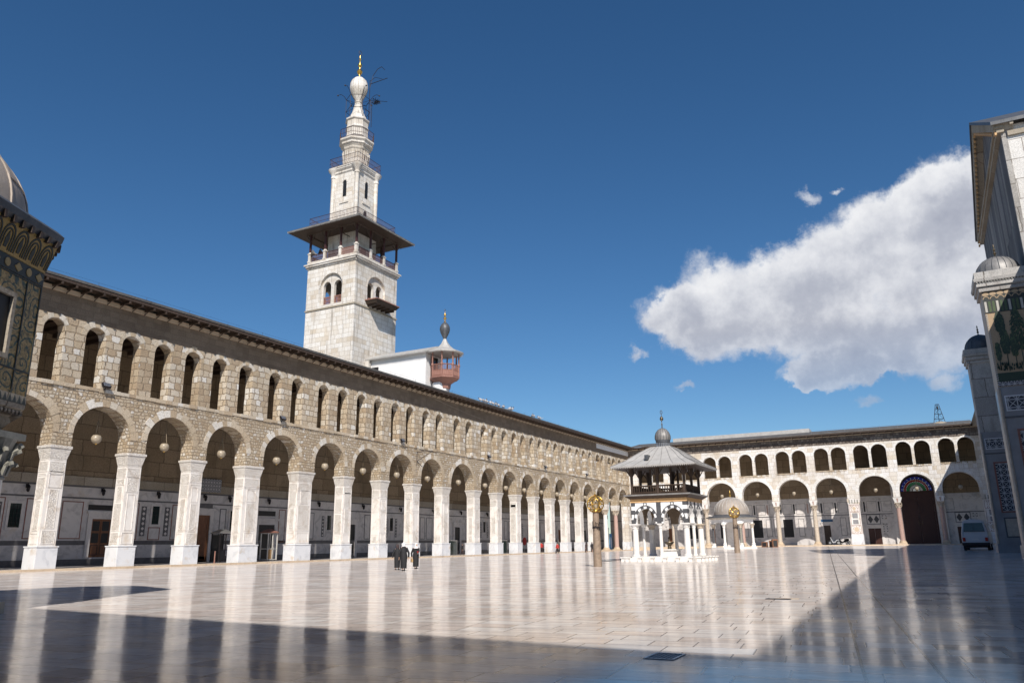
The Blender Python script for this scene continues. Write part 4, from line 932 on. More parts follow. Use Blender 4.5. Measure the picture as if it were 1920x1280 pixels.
# body: four walls with twin windows cut through
def mwall(fn, u0, u1, c, name):
    mb = MB(); th = 1.1
    arcwall(mb, fn, th, u0, u1, 20, 37.7, []); 
    arcwall(mb, fn, th, u0, u1, 37.7, 44.9, [(c, 2.25, 38.3, 41.1, 2.25)], seg=18)
    mb.build(name, M_MIN, mi, off=MO)
    f2 = lambda a, b, d: fn(a, b, d+0.35)
    mb = MB(); arcwall(mb, f2, 0.5, c-2.26, c+2.26, 38.3, 43.4, [(c-1.08, 0.78, 38.3, 41.2, 0.98), (c+1.08, 0.78, 38.3, 41.2, 0.98)], seg=12)
    o = mb.build('twin_window', M_MINP, mi, off=MO)
    mb = MB()
    for s in (-1, 1):
        for k in range(6): uu = c+s*1.08-0.7+k*0.28; rectmb(mb, f2, uu-0.05, uu+0.05, 38.35, 39.6, 0.15, 0.25)
        rectmb(mb, f2, c+s*1.08-0.78, c+s*1.08+0.78, 39.55, 39.7, 0.13, 0.27); rectmb(mb, f2, c+s*1.08-0.78, c+s*1.08+0.78, 38.95, 39.05, 0.14, 0.26)
    mb.build('window_rail', M_WRB, o, off=MO, fix=False)
    mb = MB(); p = f2(c, 0, 0.25); mb.lathe([(0.26, 38.3), (0.2, 38.5), (0.17, 40.6), (0.28, 40.9), (0.34, 41.2)], p[0], p[1], 12); mb.build('mullion', M_MINP, o, off=MO)
    mb = MB(); voussoirs(mb, fn, c, 2.25, 41.1, 2.25, 0.22, n=18, proud=0.05, jit=0.0); mb.build('hood_mould', M_MINP, o, off=MO)
mwall(FWm, MY0+1.1, MY1-1.1, 78.75, 'west_wall'); mwall(FS, MX0, MX1, 93.4, 'south_wall')
mwall(fny(MX1, -1), MY0+1.1, MY1-1.1, 78.9, 'east_wall'); mwall(fnx(MY1, -1), MX0, MX1, 93.4, 'north_wall')
mb = MB(); mb.box(MX0+1.1, MX1-1.1, MY0+1.1, MY1-1.1, 37.0, 37.9); mb.build('floor_slab', M_MINP, mi, off=MO)
mb = MB(); mb.box(MX0-0.12, MX1+0.12, MY0-0.12, MY1+0.12, 37.6, 37.85); mb.box(MX0+1.1, MX1-1.1, MY0+1.1, MY1-1.1, 37.86, 37.9); mb.build('string_course', M_LED, mi, off=MO)
mb = MB(); mb.box(MX0-0.15, MX1+0.15, MY0-0.15, MY1+0.15, 44.75, 45.05); mb.box(MX0-0.5, MX1+0.5, MY0-0.5, MY1+0.5, 45.3, 45.5)
for k in range(34):
    f = (k+0.5)/34
    for (x, y) in ((MX0-0.2+f*(MX1-MX0+0.4), MY0-0.3), (MX0-0.3, MY0-0.2+f*(MY1-MY0+0.4)), (MX0-0.2+f*(MX1-MX0+0.4), MY1+0.3), (MX1+0.3, MY0-0.2+f*(MY1-MY0+0.4))): mb.cbox(x, y, 0.09, 0.12, 45.02, 45.31)
mb.build('cornice', M_MINP, mi, off=MO)
mb = MB(); mb.box(MX0-0.1, MX1+0.1, MY0-0.1, MY1+0.1, 45.5, 46.0); mb.build('gallery_floor', M_MINP, mi, off=MO)
PX = [MX0+0.15+i*(MX1-MX0-0.3)/3 for i in range(4)]; PY = [MY0+0.15+i*(MY1-MY0-0.3)/3 for i in range(4)]
peri = [(x, MY0+0.15) for x in PX] + [(x, MY1-0.15) for x in PX] + [(MX0+0.15, y) for y in PY[1:3]] + [(MX1-0.15, y) for y in PY[1:3]]
for (x, y) in peri:
    mb = MB(); mb.cbox(x, y, 0.30, 0.30, 46.0, 46.2); mb.cbox(x, y, 0.22, 0.22, 46.2, 47.35); mb.cbox(x, y, 0.30, 0.30, 47.35, 47.5); mb.lathe([(0.3, 47.5), (0.28, 47.62), (0.15, 47.75)], x, y, 12); mb.build('pedestal', M_MINP, mi, off=MO)
    mb = MB(); mb.cbox(x, y, 0.14, 0.14, 47.7, 50.9)
    mb.build('post', M_WRD, mi, off=MO)
def rails(a, b, z0, z1, sp, par, off, mat, r=0.035, mid=True, name='railing'):
    mb = MB(); L = math.dist(a, b); n = max(2, int(L/sp))
    mb.tube((a[0], a[1], z1), (b[0], b[1], z1), r*1.6, r*1.6, 4)
    mb.tube((a[0], a[1], z0+0.08), (b[0], b[1], z0+0.08), r*1.4, r*1.4, 4)
    if mid: mb.tube((a[0], a[1], (z0+z1)/2), (b[0], b[1], (z0+z1)/2), r*1.2, r*1.2, 4)
    for k in range(n+1):
        f = k/n; x = a[0]+(b[0]-a[0])*f; y = a[1]+(b[1]-a[1])*f; mb.tube((x, y, z0), (x, y, z1), r, r, 4)
    return mb.build(name, mat, par, off=off, fix=False)
for i in range(3):
    for y in (MY0+0.15, MY1-0.15): rails((PX[i]+0.25, y), (PX[i+1]-0.25, y), 46.05, 47.2, 0.16, mi, MO, M_WRD, 0.045)
    for x in (MX0+0.15, MX1-0.15): rails((x, PY[i]+0.25), (x, PY[i+1]-0.25), 46.05, 47.2, 0.16, mi, MO, M_WRD if i else M_WRB, 0.045)
CX, CY = 93.15, 79.15
mb = MB(); mb.cbox(CX, CY, 2.75, 2.75, 46.0, 51.6); mb.build('core', M_MINP, mi, off=MO)
mb = MB(); mb.box(CX-1.2, CX+0.2, CY-2.78, CY-2.74, 46.0, 48.6); mb.build('core_doorway', M_BLK2, mi, off=MO)
# canopy
A = 7.35
mb = MB(); ring = [(A, 50.95), (A+0.06, 51.12), (4.9, 52.2), (2.6, 52.6)]
mb.lathe([(r*sqrt(2), z) for r, z in ring], CX, CY, 4, rot=pi/4); can = mb.build('canopy', M_LEAD, mi, off=MO)
mb = MB(); mb.lathe([(r*sqrt(2), z) for r, z in ((A-0.05, 50.9), (A-0.05, 50.96), (2.8, 51.7), (2.8, 51.3), (4.7, 50.95))], CX, CY, 4, rot=pi/4); mb.build('soffit', M_WDK, can, off=MO)
mb = MB()
for k in range(15):
    f = -A+0.5+k*(2*A-1)/14
    for q in range(4):
        c_, s_ = cos(q*pi/2), sin(q*pi/2); p = lambda a, b: (CX+a*c_-b*s_, CY+a*s_+b*c_)
        a0 = p(A-0.1, f); a1 = p(4.9, f*0.72); mb.tube((*a0, 50.93), (*a1, 51.35), 0.07, 0.07, 4)
for i, (x, y) in enumerate(peri):
    for dx_, dy_ in ((1, 0), (-1, 0), (0, 1), (0, -1)):
        mb.path([(x, y, 49.4), (x+dx_*0.25, y+dy_*0.25, 49.9), (x+dx_*0.9, y+dy_*0.9, 50.8)], 0.055, 4)
for q in range(4):
    c_, s_ = cos(q*pi/2), sin(q*pi/2); p = lambda a, b: (CX+a*c_-b*s_, CY+a*s_+b*c_)
    a0 = p(5.1, -5.2); a1 = p(5.1, 5.2); mb.tube((*a0, 50.9), (*a1, 50.9), 0.13, 0.13, 4)
    a0 = p(5.1, 1.7); a1 = p(2.6, 1.7); mb.tube((*a0, 50.1), (*a1, 50.1), 0.08, 0.08, 4)
mb.build('rafters', M_WDK, can, off=MO, fix=False)
mb = MB()
for k in range(60):
    f = -A+k*2*A/60
    for q in range(4):
        c_, s_ = cos(q*pi/2), sin(q*pi/2); a = A+0.03; x, y = CX+a*c_-f*s_, CY+a*s_+f*c_; x2, y2 = CX+a*c_-(f+0.12)*s_, CY+a*s_+(f+0.12)*c_
        mb.face([(x, y, 50.98), (x2, y2, 50.98), ((x+x2)/2, (y+y2)/2, 50.72)])
mb.build('eave_fringe', M_LEADP, can, off=MO, fix=False)
B = 4.95
for q in range(4):
    c_, s_ = cos(q*pi/2), sin(q*pi/2); a = (CX+B*c_-(-B)*s_, CY+B*s_+(-B)*c_); b = (CX+B*c_-B*s_, CY+B*s_+B*c_)
    rails(a, b, 52.15, 53.75, 0.28, mi, MO, M_WRD, 0.03, name='roof_railing')
# upper shaft
US = 2.5
mb = MB(); mb.cbox(CX, CY, US, US, 52.3, 62.2); sh_ = mb.build('upper_shaft', M_MIN, mi, off=MO)
for (x, y) in ((-1, -1), (1, -1), (-1, 1), (1, 1)):
    mb = MB(); X, Y = CX+x*US, CY+y*US; mb.lathe([(0.36, 52.3), (0.36, 61.3), (0.46, 61.4), (0.46, 61.6), (0.38, 61.7), (0.5, 62.2), (0.85, 62.6), (0.95, 62.9)], X, Y, 14); mb.build('corner_colonnette', M_MINP, sh_, smooth=True, off=MO)
for fn, c in ((fnx(CY-US), CX), (fny(CX-US), CY), (fnx(CY+US, -1), CX), (fny(CX+US, -1), CY)):
    pts = [(c+0.48*cos(pi*k/10), 60.2+0.55*sin(pi*k/10)) for k in range(11)] + [(c-0.48, 57.6), (c+0.48, 57.6)]
    pts = [(c+0.36*cos(pi*k/10), 60.2+0.45*sin(pi*k/10)) for k in range(11)] + [(c-0.36, 57.7), (c+0.36, 57.7)]
    mb = MB(); mb.extr(pts, fn, -0.02, 0.05); mb.build('slit_window', M_BLK2, sh_, off=MO)
    mb = MB(); voussoirs(mb, fn, c, 0.36, 60.2, 0.45, 0.2, n=7, proud=0.06); rectmb(mb, fn, c-0.95, c+0.95, 56.5, 56.75, -0.14, 0.02); mb.build('window_trim', M_MINP, sh_, off=MO)
mb = MB(); mb.extr([(CX-0.1+0.4*cos(pi*k/8), 54.9+0.5*sin(pi*k/8)) for k in range(9)] + [(CX-0.5, 52.4), (CX+0.3, 52.4)], fnx(CY-US), -0.04, 0.03); mb.build('doorway', M_BLK2, sh_, off=MO)
mb = MB(); mb.lathe([(r*sqrt(2), z) for r, z in ((US, 61.9), (US+0.2, 62.15), (US+0.15, 62.4), (2.95, 62.75), (2.95, 62.95), (3.05, 63.0), (3.05, 63.2))], CX, CY, 4, rot=pi/4); mb.build('gallery_platform', M_MINP, mi, off=MO)
GR = 3.0
cor = [(CX+GR*sx_, CY+GR*sy_) for sx_, sy_ in ((-1, -1), (1, -1), (1, 1), (-1, 1))]
for i in range(4): rails(cor[i], cor[(i+1) % 4], 63.2, 64.9, 0.3, mi, MO, M_WRD, 0.03, name='gallery_railing')
mb = MB(); mb.lathe([(2.1, 63.2), (2.1, 66.6), (2.25, 66.8), (2.3, 67.0)], CX, CY, 8, rot=pi/8); oc = mb.build('octagon_drum', M_MINP, mi, off=MO)
mb = MB()
for k in range(8):
    t = 2*pi*k/8; 
    for j in (-1, 0, 1):
        tt = t+j*0.22; mb.tube((CX+2.05*cos(tt), CY+2.05*sin(tt), 64.2), (CX+2.22*cos(tt), CY+2.22*sin(tt), 66.4), 0.06, 0.16, 6)
mb.build('niche_ribs', M_MINP, oc, off=MO)
mb = MB()
for k in range(8):
    t = 2*pi*k/8+pi/8; c_, s_ = cos(t), sin(t); r = 1.955; w = 0.32
    mb.extr([(-w, 64.6), (w, 64.6), (w, 65.4), (0, 65.8), (-w, 65.4)], lambda a, b, d: (CX+(r+d)*c_-a*s_, CY+(r+d)*s_+a*c_, b), -0.1, 0.02)
mb.build('drum_windows', M_BLK2, oc, off=MO)
mb = MB(); mb.lathe([(2.2, 66.7), (2.3, 66.9), (2.3, 67.1), (2.6, 67.5), (2.75, 67.6), (2.75, 67.9), (3.05, 68.2), (3.05, 68.5)], CX, CY, 8, rot=pi/8); mb.build('upper_balcony', M_MINP, mi, off=MO)
o8 = [(CX+3.0*cos(2*pi*k/8+pi/8), CY+3.0*sin(2*pi*k/8+pi/8)) for k in range(8)]
for i in range(8): rails(o8[i], o8[(i+1) % 8], 68.5, 70.2, 0.3, mi, MO, M_WRD, 0.03, name='balcony_railing')
mb = MB(); mb.lathe([(1.9, 68.5), (1.9, 69.3), (2.0, 69.35), (2.0, 69.5), (1.88, 69.6), (1.88, 70.9), (2.02, 71.0), (2.02, 71.15), (1.88, 71.25), (1.88, 72.3), (2.1, 72.5), (2.15, 72.7), (1.95, 72.85), (1.55, 73.2), (1.2, 73.9), (0.95, 74.7), (0.75, 75.5), (0.6, 76.2), (0.55, 76.4)], CX, CY, 8, rot=pi/8); mb.build('spire', M_MINP, mi, off=MO)
mb = MB(); mb.lathe([(0.62, 76.3), (0.68, 76.45), (0.58, 76.6), (0.75, 77.1), (1.1, 77.9), (1.42, 78.6), (1.55, 79.3), (1.5, 80.0), (1.25, 80.7), (0.85, 81.15), (0.4, 81.4), (0.12, 81.5)], CX, CY, 20); bulb = mb.build('bulb', M_MINP, mi, smooth=True, off=MO)
mb = MB()
for k in range(10):
    t = 2*pi*k/10; mb.path([(CX+r*cos(t), CY+r*sin(t), z) for r, z in ((0.78, 77.1), (1.44, 78.6), (1.57, 79.3), (1.52, 80.0), (1.27, 80.7), (0.5, 81.4))], 0.025, 4)
mb.build('seams', M_LED, bulb, off=MO)
mb = MB(); mb.lathe([(0.2, 81.4), (0.12, 81.7), (0.1, 82.0), (0.35, 82.2), (0.5, 82.6), (0.35, 83.0), (0.12, 83.2), (0.1, 83.5), (0.28, 83.65), (0.38, 83.95), (0.28, 84.25), (0.1, 84.4), (0.08, 84.8), (0.22, 85.1), (0.08, 85.4), (0.15, 85.7), (0.05, 86.0)], CX, CY, 14); fi = mb.build('finial', M_GOLD, mi, smooth=True, off=MO)
mb = MB(); mb.path([(CX+0.38*cos(t), CY, 86.4+0.42*sin(t)) for t in [-pi/2+2*pi*k/16*0.96 for k in range(17)]], 0.045, 5); mb.build('crescent', M_BRS, fi, off=MO)
# iron lamp frames around the spire
mb = MB(); Rr = 2.1
hx = [(CX+Rr*cos(2*pi*k/6), CY+Rr*sin(2*pi*k/6)) for k in range(6)]
for z in (74.6, 77.0):
    for i in range(6): mb.tube((*hx[i], z), (*hx[(i+1) % 6], z), 0.045, 0.045, 4)
for i, (x, y) in enumerate(hx):
    mb.tube((x, y, 72.9 if i % 2 else 73.6), (x, y, 77.0), 0.05, 0.05, 4); ux, uy = (x-CX)/Rr, (y-CY)/Rr
    mb.path([(x, y, 77.0), (x+ux*0.4, y+uy*0.4, 77.7), (x+ux*1.0, y+uy*1.0, 78.1), (x+ux*1.5, y+uy*1.5, 77.9)], 0.045, 4); mb.lathe([(0.05, 77.75), (0.14, 77.8), (0.14, 77.95), (0.05, 78)], x+ux*1.5, y+uy*1.5, 6)
    mb.path([(x, y, 74.6), (CX+ux*0.7, CY+uy*0.7, 75.4)], 0.035, 4); mb.path([(x, y, 77.0), (CX+ux*0.62, CY+uy*0.62, 76.5)], 0.035, 4)
mx, my = CX+1.7, CY-1.0
mb.tube((mx, my, 72.5), (mx, my, 81.6), 0.06, 0.05, 5); mb.tube((mx+0.5, my-0.2, 72.5), (mx+0.5, my-0.2, 77.4), 0.05, 0.05, 5)
mb.path([(mx, my, 80.0), (mx+0.4, my-0.3, 82.6), (mx+1.0, my-0.8, 84.2), (mx+1.6, my-1.2, 84.9), (mx+2.1, my-1.6, 84.4)], 0.05, 4); mb.path([(mx, my, 80.8), (mx+2.4, my-2.0, 82.8)], 0.06, 4); mb.path([(mx, my, 81.4), (mx+0.8, my-0.5, 82.5), (mx+1.7, my-1.4, 82.4)], 0.04, 4)
mb.path([(mx, my, 77.6), (mx+2.3, my-2.2, 77.9)], 0.05, 4)
for k in range(26): mb.tube((mx+0.9+random.uniform(-.8, .8), my-0.8+random.uniform(-.8, .8), 77.6+random.uniform(-.35, .35)), (mx+0.9+random.uniform(-.8, .8), my-0.8+random.uniform(-.8, .8), 77.6+random.uniform(-.35, .35)), 0.05, 0.03, 3)
mb.build('lamp_frame', M_IRON, mi, off=MO)
# timber balcony on the south face
mb = MB(); mb.box(91.0, 96.1, 72.0, 73.99, 38.25, 38.75, (0.35, 0.35)); bal = mb.build('balcony', M_WDK, mi, off=MO)
mb = MB(); mb.box(90.6, 96.5, 71.6, 73.99, 38.75, 38.9); mb.build('balcony_ledge', M_WRB, bal, off=MO)
mb = MB()
for k in range(5): mb.box(91.3+k*1.12, 91.5+k*1.12, 72.3, 73.99, 37.95, 38.25)
mb.build('bracket', M_WDK, bal, off=MO)
for (x, y) in ((MX0+0.5, 82.6), (MX0+0.8, 81.3)):
    sp = thing('loudspeaker', 'grey horn loudspeaker at the left end of the minaret gallery' if y > 82 else 'dark horn loudspeaker beside the left gallery post of the minaret', 'loudspeaker', (x, y, 47.2))
    mb = MB(); mb.lathe([(0.12, 0), (0.16, 0.3), (0.5, 0.75), (0.55, 0.8)], 0, 0, 14); o = mb.build('horn', M_IRON if y < 82 else M_LEAD, sp, smooth=True); o.rotation_euler = (radians(-50), radians(-60), 0); o.location = (0, 0, 0.2)
    mb = MB(); mb.tube((0, 0, -0.1), (0, 0, 0.3), 0.05); mb.build('stand', M_IRON, sp)

# ------------------------------------------------------------------ white stair house with little kiosk on the north roof
HU = (93.5, 67, 23.5)
hut = thing('roof_house', 'whitewashed roof house beside the minaret with a red wooden kiosk and onion finial', 'building', HU)
mb = MB(); mb.box(91.9, 96.2, 63.2, 73.9, 23.5, 29.6); mb.build('white_wall', M_WHT, hut, off=HU)
mb = MB(); mb.box(91.86, 91.95, 71.9, 73.4, 24.2, 28.1); mb.build('doorway', M_BLK2, hut, off=HU)
mb = MB(); mb.box(91.2, 91.9, 73.3, 73.97, 23.5, 29.2); mb.build('corner_pier', M_MIN, hut, off=HU)
mb = MB(); i = 0
mb.v += [(91.15, 62.4, 29.5), (96.9, 62.4, 29.5), (94.05, 62.4, 30.6), (91.15, 74, 29.5), (96.9, 74, 29.5), (94.05, 74, 30.6), (91.15, 62.4, 29.3), (96.9, 62.4, 29.3), (91.15, 74, 29.3), (96.9, 74, 29.3)]
mb.f += [(0, 2, 5, 3), (1, 4, 5, 2), (0, 3, 8, 6), (1, 7, 9, 4), (6, 8, 9, 7), (0, 6, 7, 1, 2), (3, 5, 4, 9, 8)]
rf = mb.build('roof', M_LEADP, hut, off=HU)
mb = MB(); y = 62.4
while y < 73.9: mb.face([(91.14, y, 29.33), (91.14, y+0.16, 29.33), (91.14, y+0.08, 28.98)]); y += 0.2
mb.build('eave_fringe', M_LEADP, rf, off=HU, fix=False)
KX, KY = 94.05, 61.3; R6 = 2.15
k8 = [(KX+R6*cos(2*pi*k/8+pi/8), KY+R6*sin(2*pi*k/8+pi/8)) for k in range(8)]
mb = MB(); mb.lathe([(0.9, 23.9), (1.0, 24.6), (1.9, 25.2), (2.25, 25.35), (2.25, 25.6)], KX, KY, 8, rot=pi/8); mb.build('kiosk_base', M_WRB, hut, off=HU)
mb = MB(); mb.lathe([(1.3, 23.4), (1.3, 24.8)], KX, KY+0.6, 8, rot=pi/8); mb.build('kiosk_support', M_WHT, hut, off=HU)
for i in range(8):
    mb = MB(); mb.tube((*k8[i], 25.6), (*k8[i], 29.3), 0.13, 0.11, 8); mb.lathe([(0.16, 27.1), (0.22, 27.3), (0.16, 27.5)], *k8[i], 8); mb.build('kiosk_post', M_WRB, hut, off=HU)
    if i not in (1, 2):
        a, b = k8[i], k8[(i+1) % 8]; o = rails(a, b, 25.6, 27.3, 0.22, hut, HU, M_WRB, 0.05, name='kiosk_railing')
        mb = MB(); mb.face([(*a, 25.7), (*b, 25.7), (*b, 26.5), (*a, 26.5)]); mb.build('panel', M_WRB, o, off=HU)
mb = MB(); mb.lathe([(2.85, 29.15), (2.9, 29.28), (2.1, 29.65), (1.35, 30.0), (0.85, 30.45), (0.5, 30.95), (0.3, 31.35), (0.24, 31.6)], KX, KY, 8, rot=pi/8); kr = mb.build('kiosk_roof', M_LEADP, hut, off=HU)
mb = MB()
for k in range(88):
    t = 2*pi*k/88; t2 = t+0.05; r = 2.85; mb.face([(KX+r*cos(t), KY+r*sin(t), 29.3), (KX+r*cos(t2), KY+r*sin(t2), 29.3), (KX+r*cos(t+.025), KY+r*sin(t+.025), 28.95)])
mb.build('eave_fringe', M_LEADP, kr, off=HU, fix=False)
mb = MB(); mb.lathe([(0.24, 31.5), (0.28, 31.7), (0.42, 32.0), (0.66, 32.5), (0.78, 33.0), (0.74, 33.4), (0.55, 33.8), (0.25, 34.1), (0.12, 34.2)], KX, KY, 20); on = mb.build('onion_finial', M_LEADD, hut, smooth=True, off=HU)
mb = MB(); mb.lathe([(0.1, 34.15), (0.18, 34.3), (0.07, 34.42), (0.05, 34.5), (0.25, 34.7), (0.25, 34.85), (0.05, 35.05), (0.2, 35.25), (0.2, 35.4), (0.04, 35.6), (0.03, 35.8)], KX, KY, 12); mb.build('gilded_balls', M_GOLD, on, smooth=True, off=HU)
mb = MB(); mb.path([(KX+0.2*cos(t), KY, 36.0+0.22*sin(t)) for t in [-pi/2+0.3+2*pi*k/12*0.85 for k in range(13)]], 0.035, 4); mb.build('crescent', M_BRS, on, off=HU)
mb = MB(); mb.box(93.2, 95.0, 63.1, 63.19, 25.7, 28.9); mb.build('kiosk_door', M_WIN, hut, off=HU)

# ------------------------------------------------------------------ octagonal treasury on columns (left edge)
TR = thing('treasury', 'octagonal gold and blue mosaic treasury with lead dome standing on columns at the left edge', 'building', (8.845, 23.60, 0), radians(26))
RO = 3.92; rot0 = pi/8
def octring(r): return [(r*cos(pi/8+pi/4*k), r*sin(pi/8+pi/4*k)) for k in range(8)]
mb = MB(); mb.lathe([(RO, 5.35), (RO, 9.35)], 0, 0, 8, rot=rot0); 
body = mb.build('mosaic_body', M_MOS, TR)
mb = MB(); mb.lathe([(RO-0.5, 4.55), (RO-0.25, 4.8), (RO-0.3, 4.95), (RO+0.02, 5.15), (RO+0.04, 5.35)], 0, 0, 8, rot=rot0); sb = mb.build('stone_soffit', M_LED, TR)
mb = MB(); AP = RO*cos(pi/8); S = 2*RO*sin(pi/8)
def octf(k, r=AP):      # map (a,b,d) onto octagon side k
    t = pi/4*k; c_, s_ = cos(t), sin(t)
    return lambda a, b, d: ((r+d)*c_-a*s_, (r+d)*s_+a*c_, b)
tri = MB(); st = MB(); bandm = MB(); gold = MB(); arc = MB(); dia = MB(); frs = MB(); wins = MB(); dent = MB(); wfr = MB()
for k in range(8):
    f = octf(k)
    rectmb(st, f, -S/2, S/2, 5.2, 5.48, 0, 0.03)
    for j in range(16): a = -S/2+S*(j+0.5)/16; tri.extr([(a-0.085, 5.26), (a+0.085, 5.26), (a, 5.46)], f, 0.03, 0.045)
    rectmb(bandm, f, -S/2, S/2, 8.38, 8.72, 0, 0.025)
    for j in range(7):
        a = -S/2+S*(j+0.5)/7
        if j % 2: dia.extr([(a+0.11*cos(2*pi*q/10), 8.55+0.11*sin(2*pi*q/10)) for q in range(10)], f, 0.025, 0.04)
        else: dia.extr([(a-0.15, 8.55), (a, 8.43), (a+0.15, 8.55), (a, 8.67)], f, 0.025, 0.04)
    fc = lambda a, b, d, k=k: octf(k, AP+(b-8.74)*0.28)(a*(1+(b-8.74)*0.07), b, d)
    rectmb(gold, fc, -S/2, S/2, 8.74, 9.5, 0, 0.02)
    for j in range(6):
        a = -S/2+S*(j+0.5)/6; w = S/6
        for r0, r1, dd in ((0.46, 0.38, 0.035), (0.30, 0.24, 0.035)):
            pts = [(a+w*r0*cos(pi*q/8), 9.12+w*r0*sin(pi*q/8)*1.35) for q in range(9)] + [(a-w*r0, 8.8)]; pin = [(a+w*r1*cos(pi*q/8), 9.12+w*r1*sin(pi*q/8)*1.35) for q in range(9)] + [(a-w*r1, 8.8)]
            pts = [(a+w*r0, 8.8)]+pts; pin = [(a+w*r1, 8.8)]+pin
            for q in range(len(pts)-1): arc.extr([pts[q], pts[q+1], pin[q+1], pin[q]], fc, 0.02, dd)
        arc.extr([(a-0.05, 8.85), (a+0.05, 8.85), (a+0.07, 9.05), (a, 9.25), (a-0.07, 9.05)], fc, 0.02, 0.035)
    for (u0, u1, v0, v1) in ((-S/2, -S/2+0.04, 5.5, 8.38), (S/2-0.04, S/2, 5.5, 8.38), (S/2-0.62, S/2-0.58, 5.5, 8.38), (-S/2+0.58, -S/2+0.62, 5.5, 8.38)): rectmb(frs, f, u0, u1, v0, v1, 0, 0.02)
    for z in (6.05, 8.32): rectmb(frs, f, -S/2+0.04, S/2-0.04, z, z+0.04, 0, 0.022)
    if k % 2 == 1 or True:
        wfr = MB(); frame(wfr, f, -0.46, 0.46, 6.23, 7.87, 0.12, 0, 0.10); w_ = wfr.build('window', M_LED, body, fix=False); wins = MB(); rectmb(wins, f, -0.34, 0.34, 6.35, 7.75, 0, 0.012); wins.build('pane', M_BLK2, w_, fix=False)
    for j in range(20): a = -S/2+S*(j+0.5)/20; octd = octf(k, AP-0.22); dent.extr([(a-0.04, 4.98), (a+0.04, 4.98), (a+0.04, 5.08), (a-0.04, 5.08)], octd, 0, 0.22)
for m_, nm, mt in ((st, 'white_strip', M_LED), (tri, 'triangle_band', M_MOSB), (bandm, 'blue_band', M_MOSB), (dia, 'band_rosettes', M_MOSG), (gold, 'gold_frieze', M_MOSG), (arc, 'frieze_arches', M_MOSB), (frs, 'mosaic_borders', M_MOSB), (dent, 'dentil_course', M_LED)): m_.build(nm, mt, body, fix=False)
mb = MB(); mb.lathe([(RO+0.2, 9.45), (RO+0.34, 9.62), (RO+0.38, 9.78), (RO+0.2, 9.92), (3.3, 10.1)], 0, 0, 8, rot=rot0); ev = mb.build('eave', M_LEADD, TR)
mb = MB()
for k in range(8):
    f = octf(k, AP)
    for j in range(9): a = -S/2+S*(j+0.5)/9; mb.extr([(a*1.05-0.05, 9.42), (a*1.05+0.05, 9.42), (a*1.1+0.05, 9.6), (a*1.1-0.05, 9.6)], f, 0.14, 0.33)
mb.build('modillion_course', M_WDK, ev, fix=False)
RD = 3.25
mb = MB(); mb.lathe([(RD+0.05, 10.0), (RD+0.02, 10.15)] + [(RD*cos(t)**0.9 if t < 1.5 else 0.05, 10.15+2.45*sin(t)) for t in [1.55*k/16 for k in range(1, 17)]], 0, 0, 48); dm = mb.build('dome', M_LEADB, TR, smooth=True)
mb = MB()
for k in range(16):
    t = 2*pi*k/16+0.1; mb.path([((RD*cos(q)**0.9+0.01)*cos(t), (RD*cos(q)**0.9+0.01)*sin(t), 10.15+2.45*sin(q)) for q in [1.5*j/12 for j in range(13)]], 0.035, 5)
    for q in (0.35+0.12*(k % 3), 0.85+0.1*(k % 2)):
        mb.path([((RD*cos(q)**0.9+0.012)*cos(t+j*pi/8/4), (RD*cos(q)**0.9+0.012)*sin(t+j*pi/8/4), 10.15+2.45*sin(q)) for j in range(5)], 0.022, 4)
mb.build('seams', M_LEADB, dm)
for k in range(8):
    x, y = octring(RO-0.62)[k]
    mb = MB(); mb.lathe([(0.42, 0.5), (0.40, 0.7), (0.385, 3.3)], x, y, 18); c = mb.build('column', M_COLT if k % 3 else M_COLW, TR, smooth=True)
    mb = MB(); mb.cbox(x, y, 0.6, 0.6, 0, 0.28); mb.lathe([(0.56, 0.28), (0.56, 0.38), (0.48, 0.45), (0.43, 0.5)], x, y, 18); mb.build('base', M_BEIGE, c)
    mb = MB(); mb.lathe([(0.39, 3.3), (0.44, 3.34), (0.39, 3.4), (0.44, 3.9), (0.58, 4.35)], x, y, 16)
    for ring_, (zz, rr) in enumerate(((3.42, 0.42), (3.75, 0.46))):
        for j in range(8):
            t = 2*pi*(j+0.5*ring_)/8; mb.path([(x+rr*cos(t), y+rr*sin(t), zz), (x+(rr+0.07)*cos(t), y+(rr+0.07)*sin(t), zz+0.25), (x+(rr+0.2)*cos(t), y+(rr+0.2)*sin(t), zz+0.33), (x+(rr+0.24)*cos(t), y+(rr+0.24)*sin(t), zz+0.24)], 0.06, 5)
    for j in range(4):
        t = pi/4+pi/2*j; mb.path([(x+0.4*cos(t), y+0.4*sin(t), 3.95), (x+0.62*cos(t), y+0.62*sin(t), 4.25), (x+0.72*cos(t), y+0.72*sin(t), 4.15)], 0.08, 5)
    mb.cbox(x, y, 0.55, 0.55, 4.35, 4.52); mb.build('capital', M_COLG, c)
o = MB(); o.box(-2.6, 2.6, -2.6, 2.6, 4.5, 4.6); o.build('underside', M_WDK, TR)
for o in TR.children_recursive:
    for v in o.data.vertices:
        if v.co.z > 5.3: v.co.z += (v.co.z-5.3)*0.07
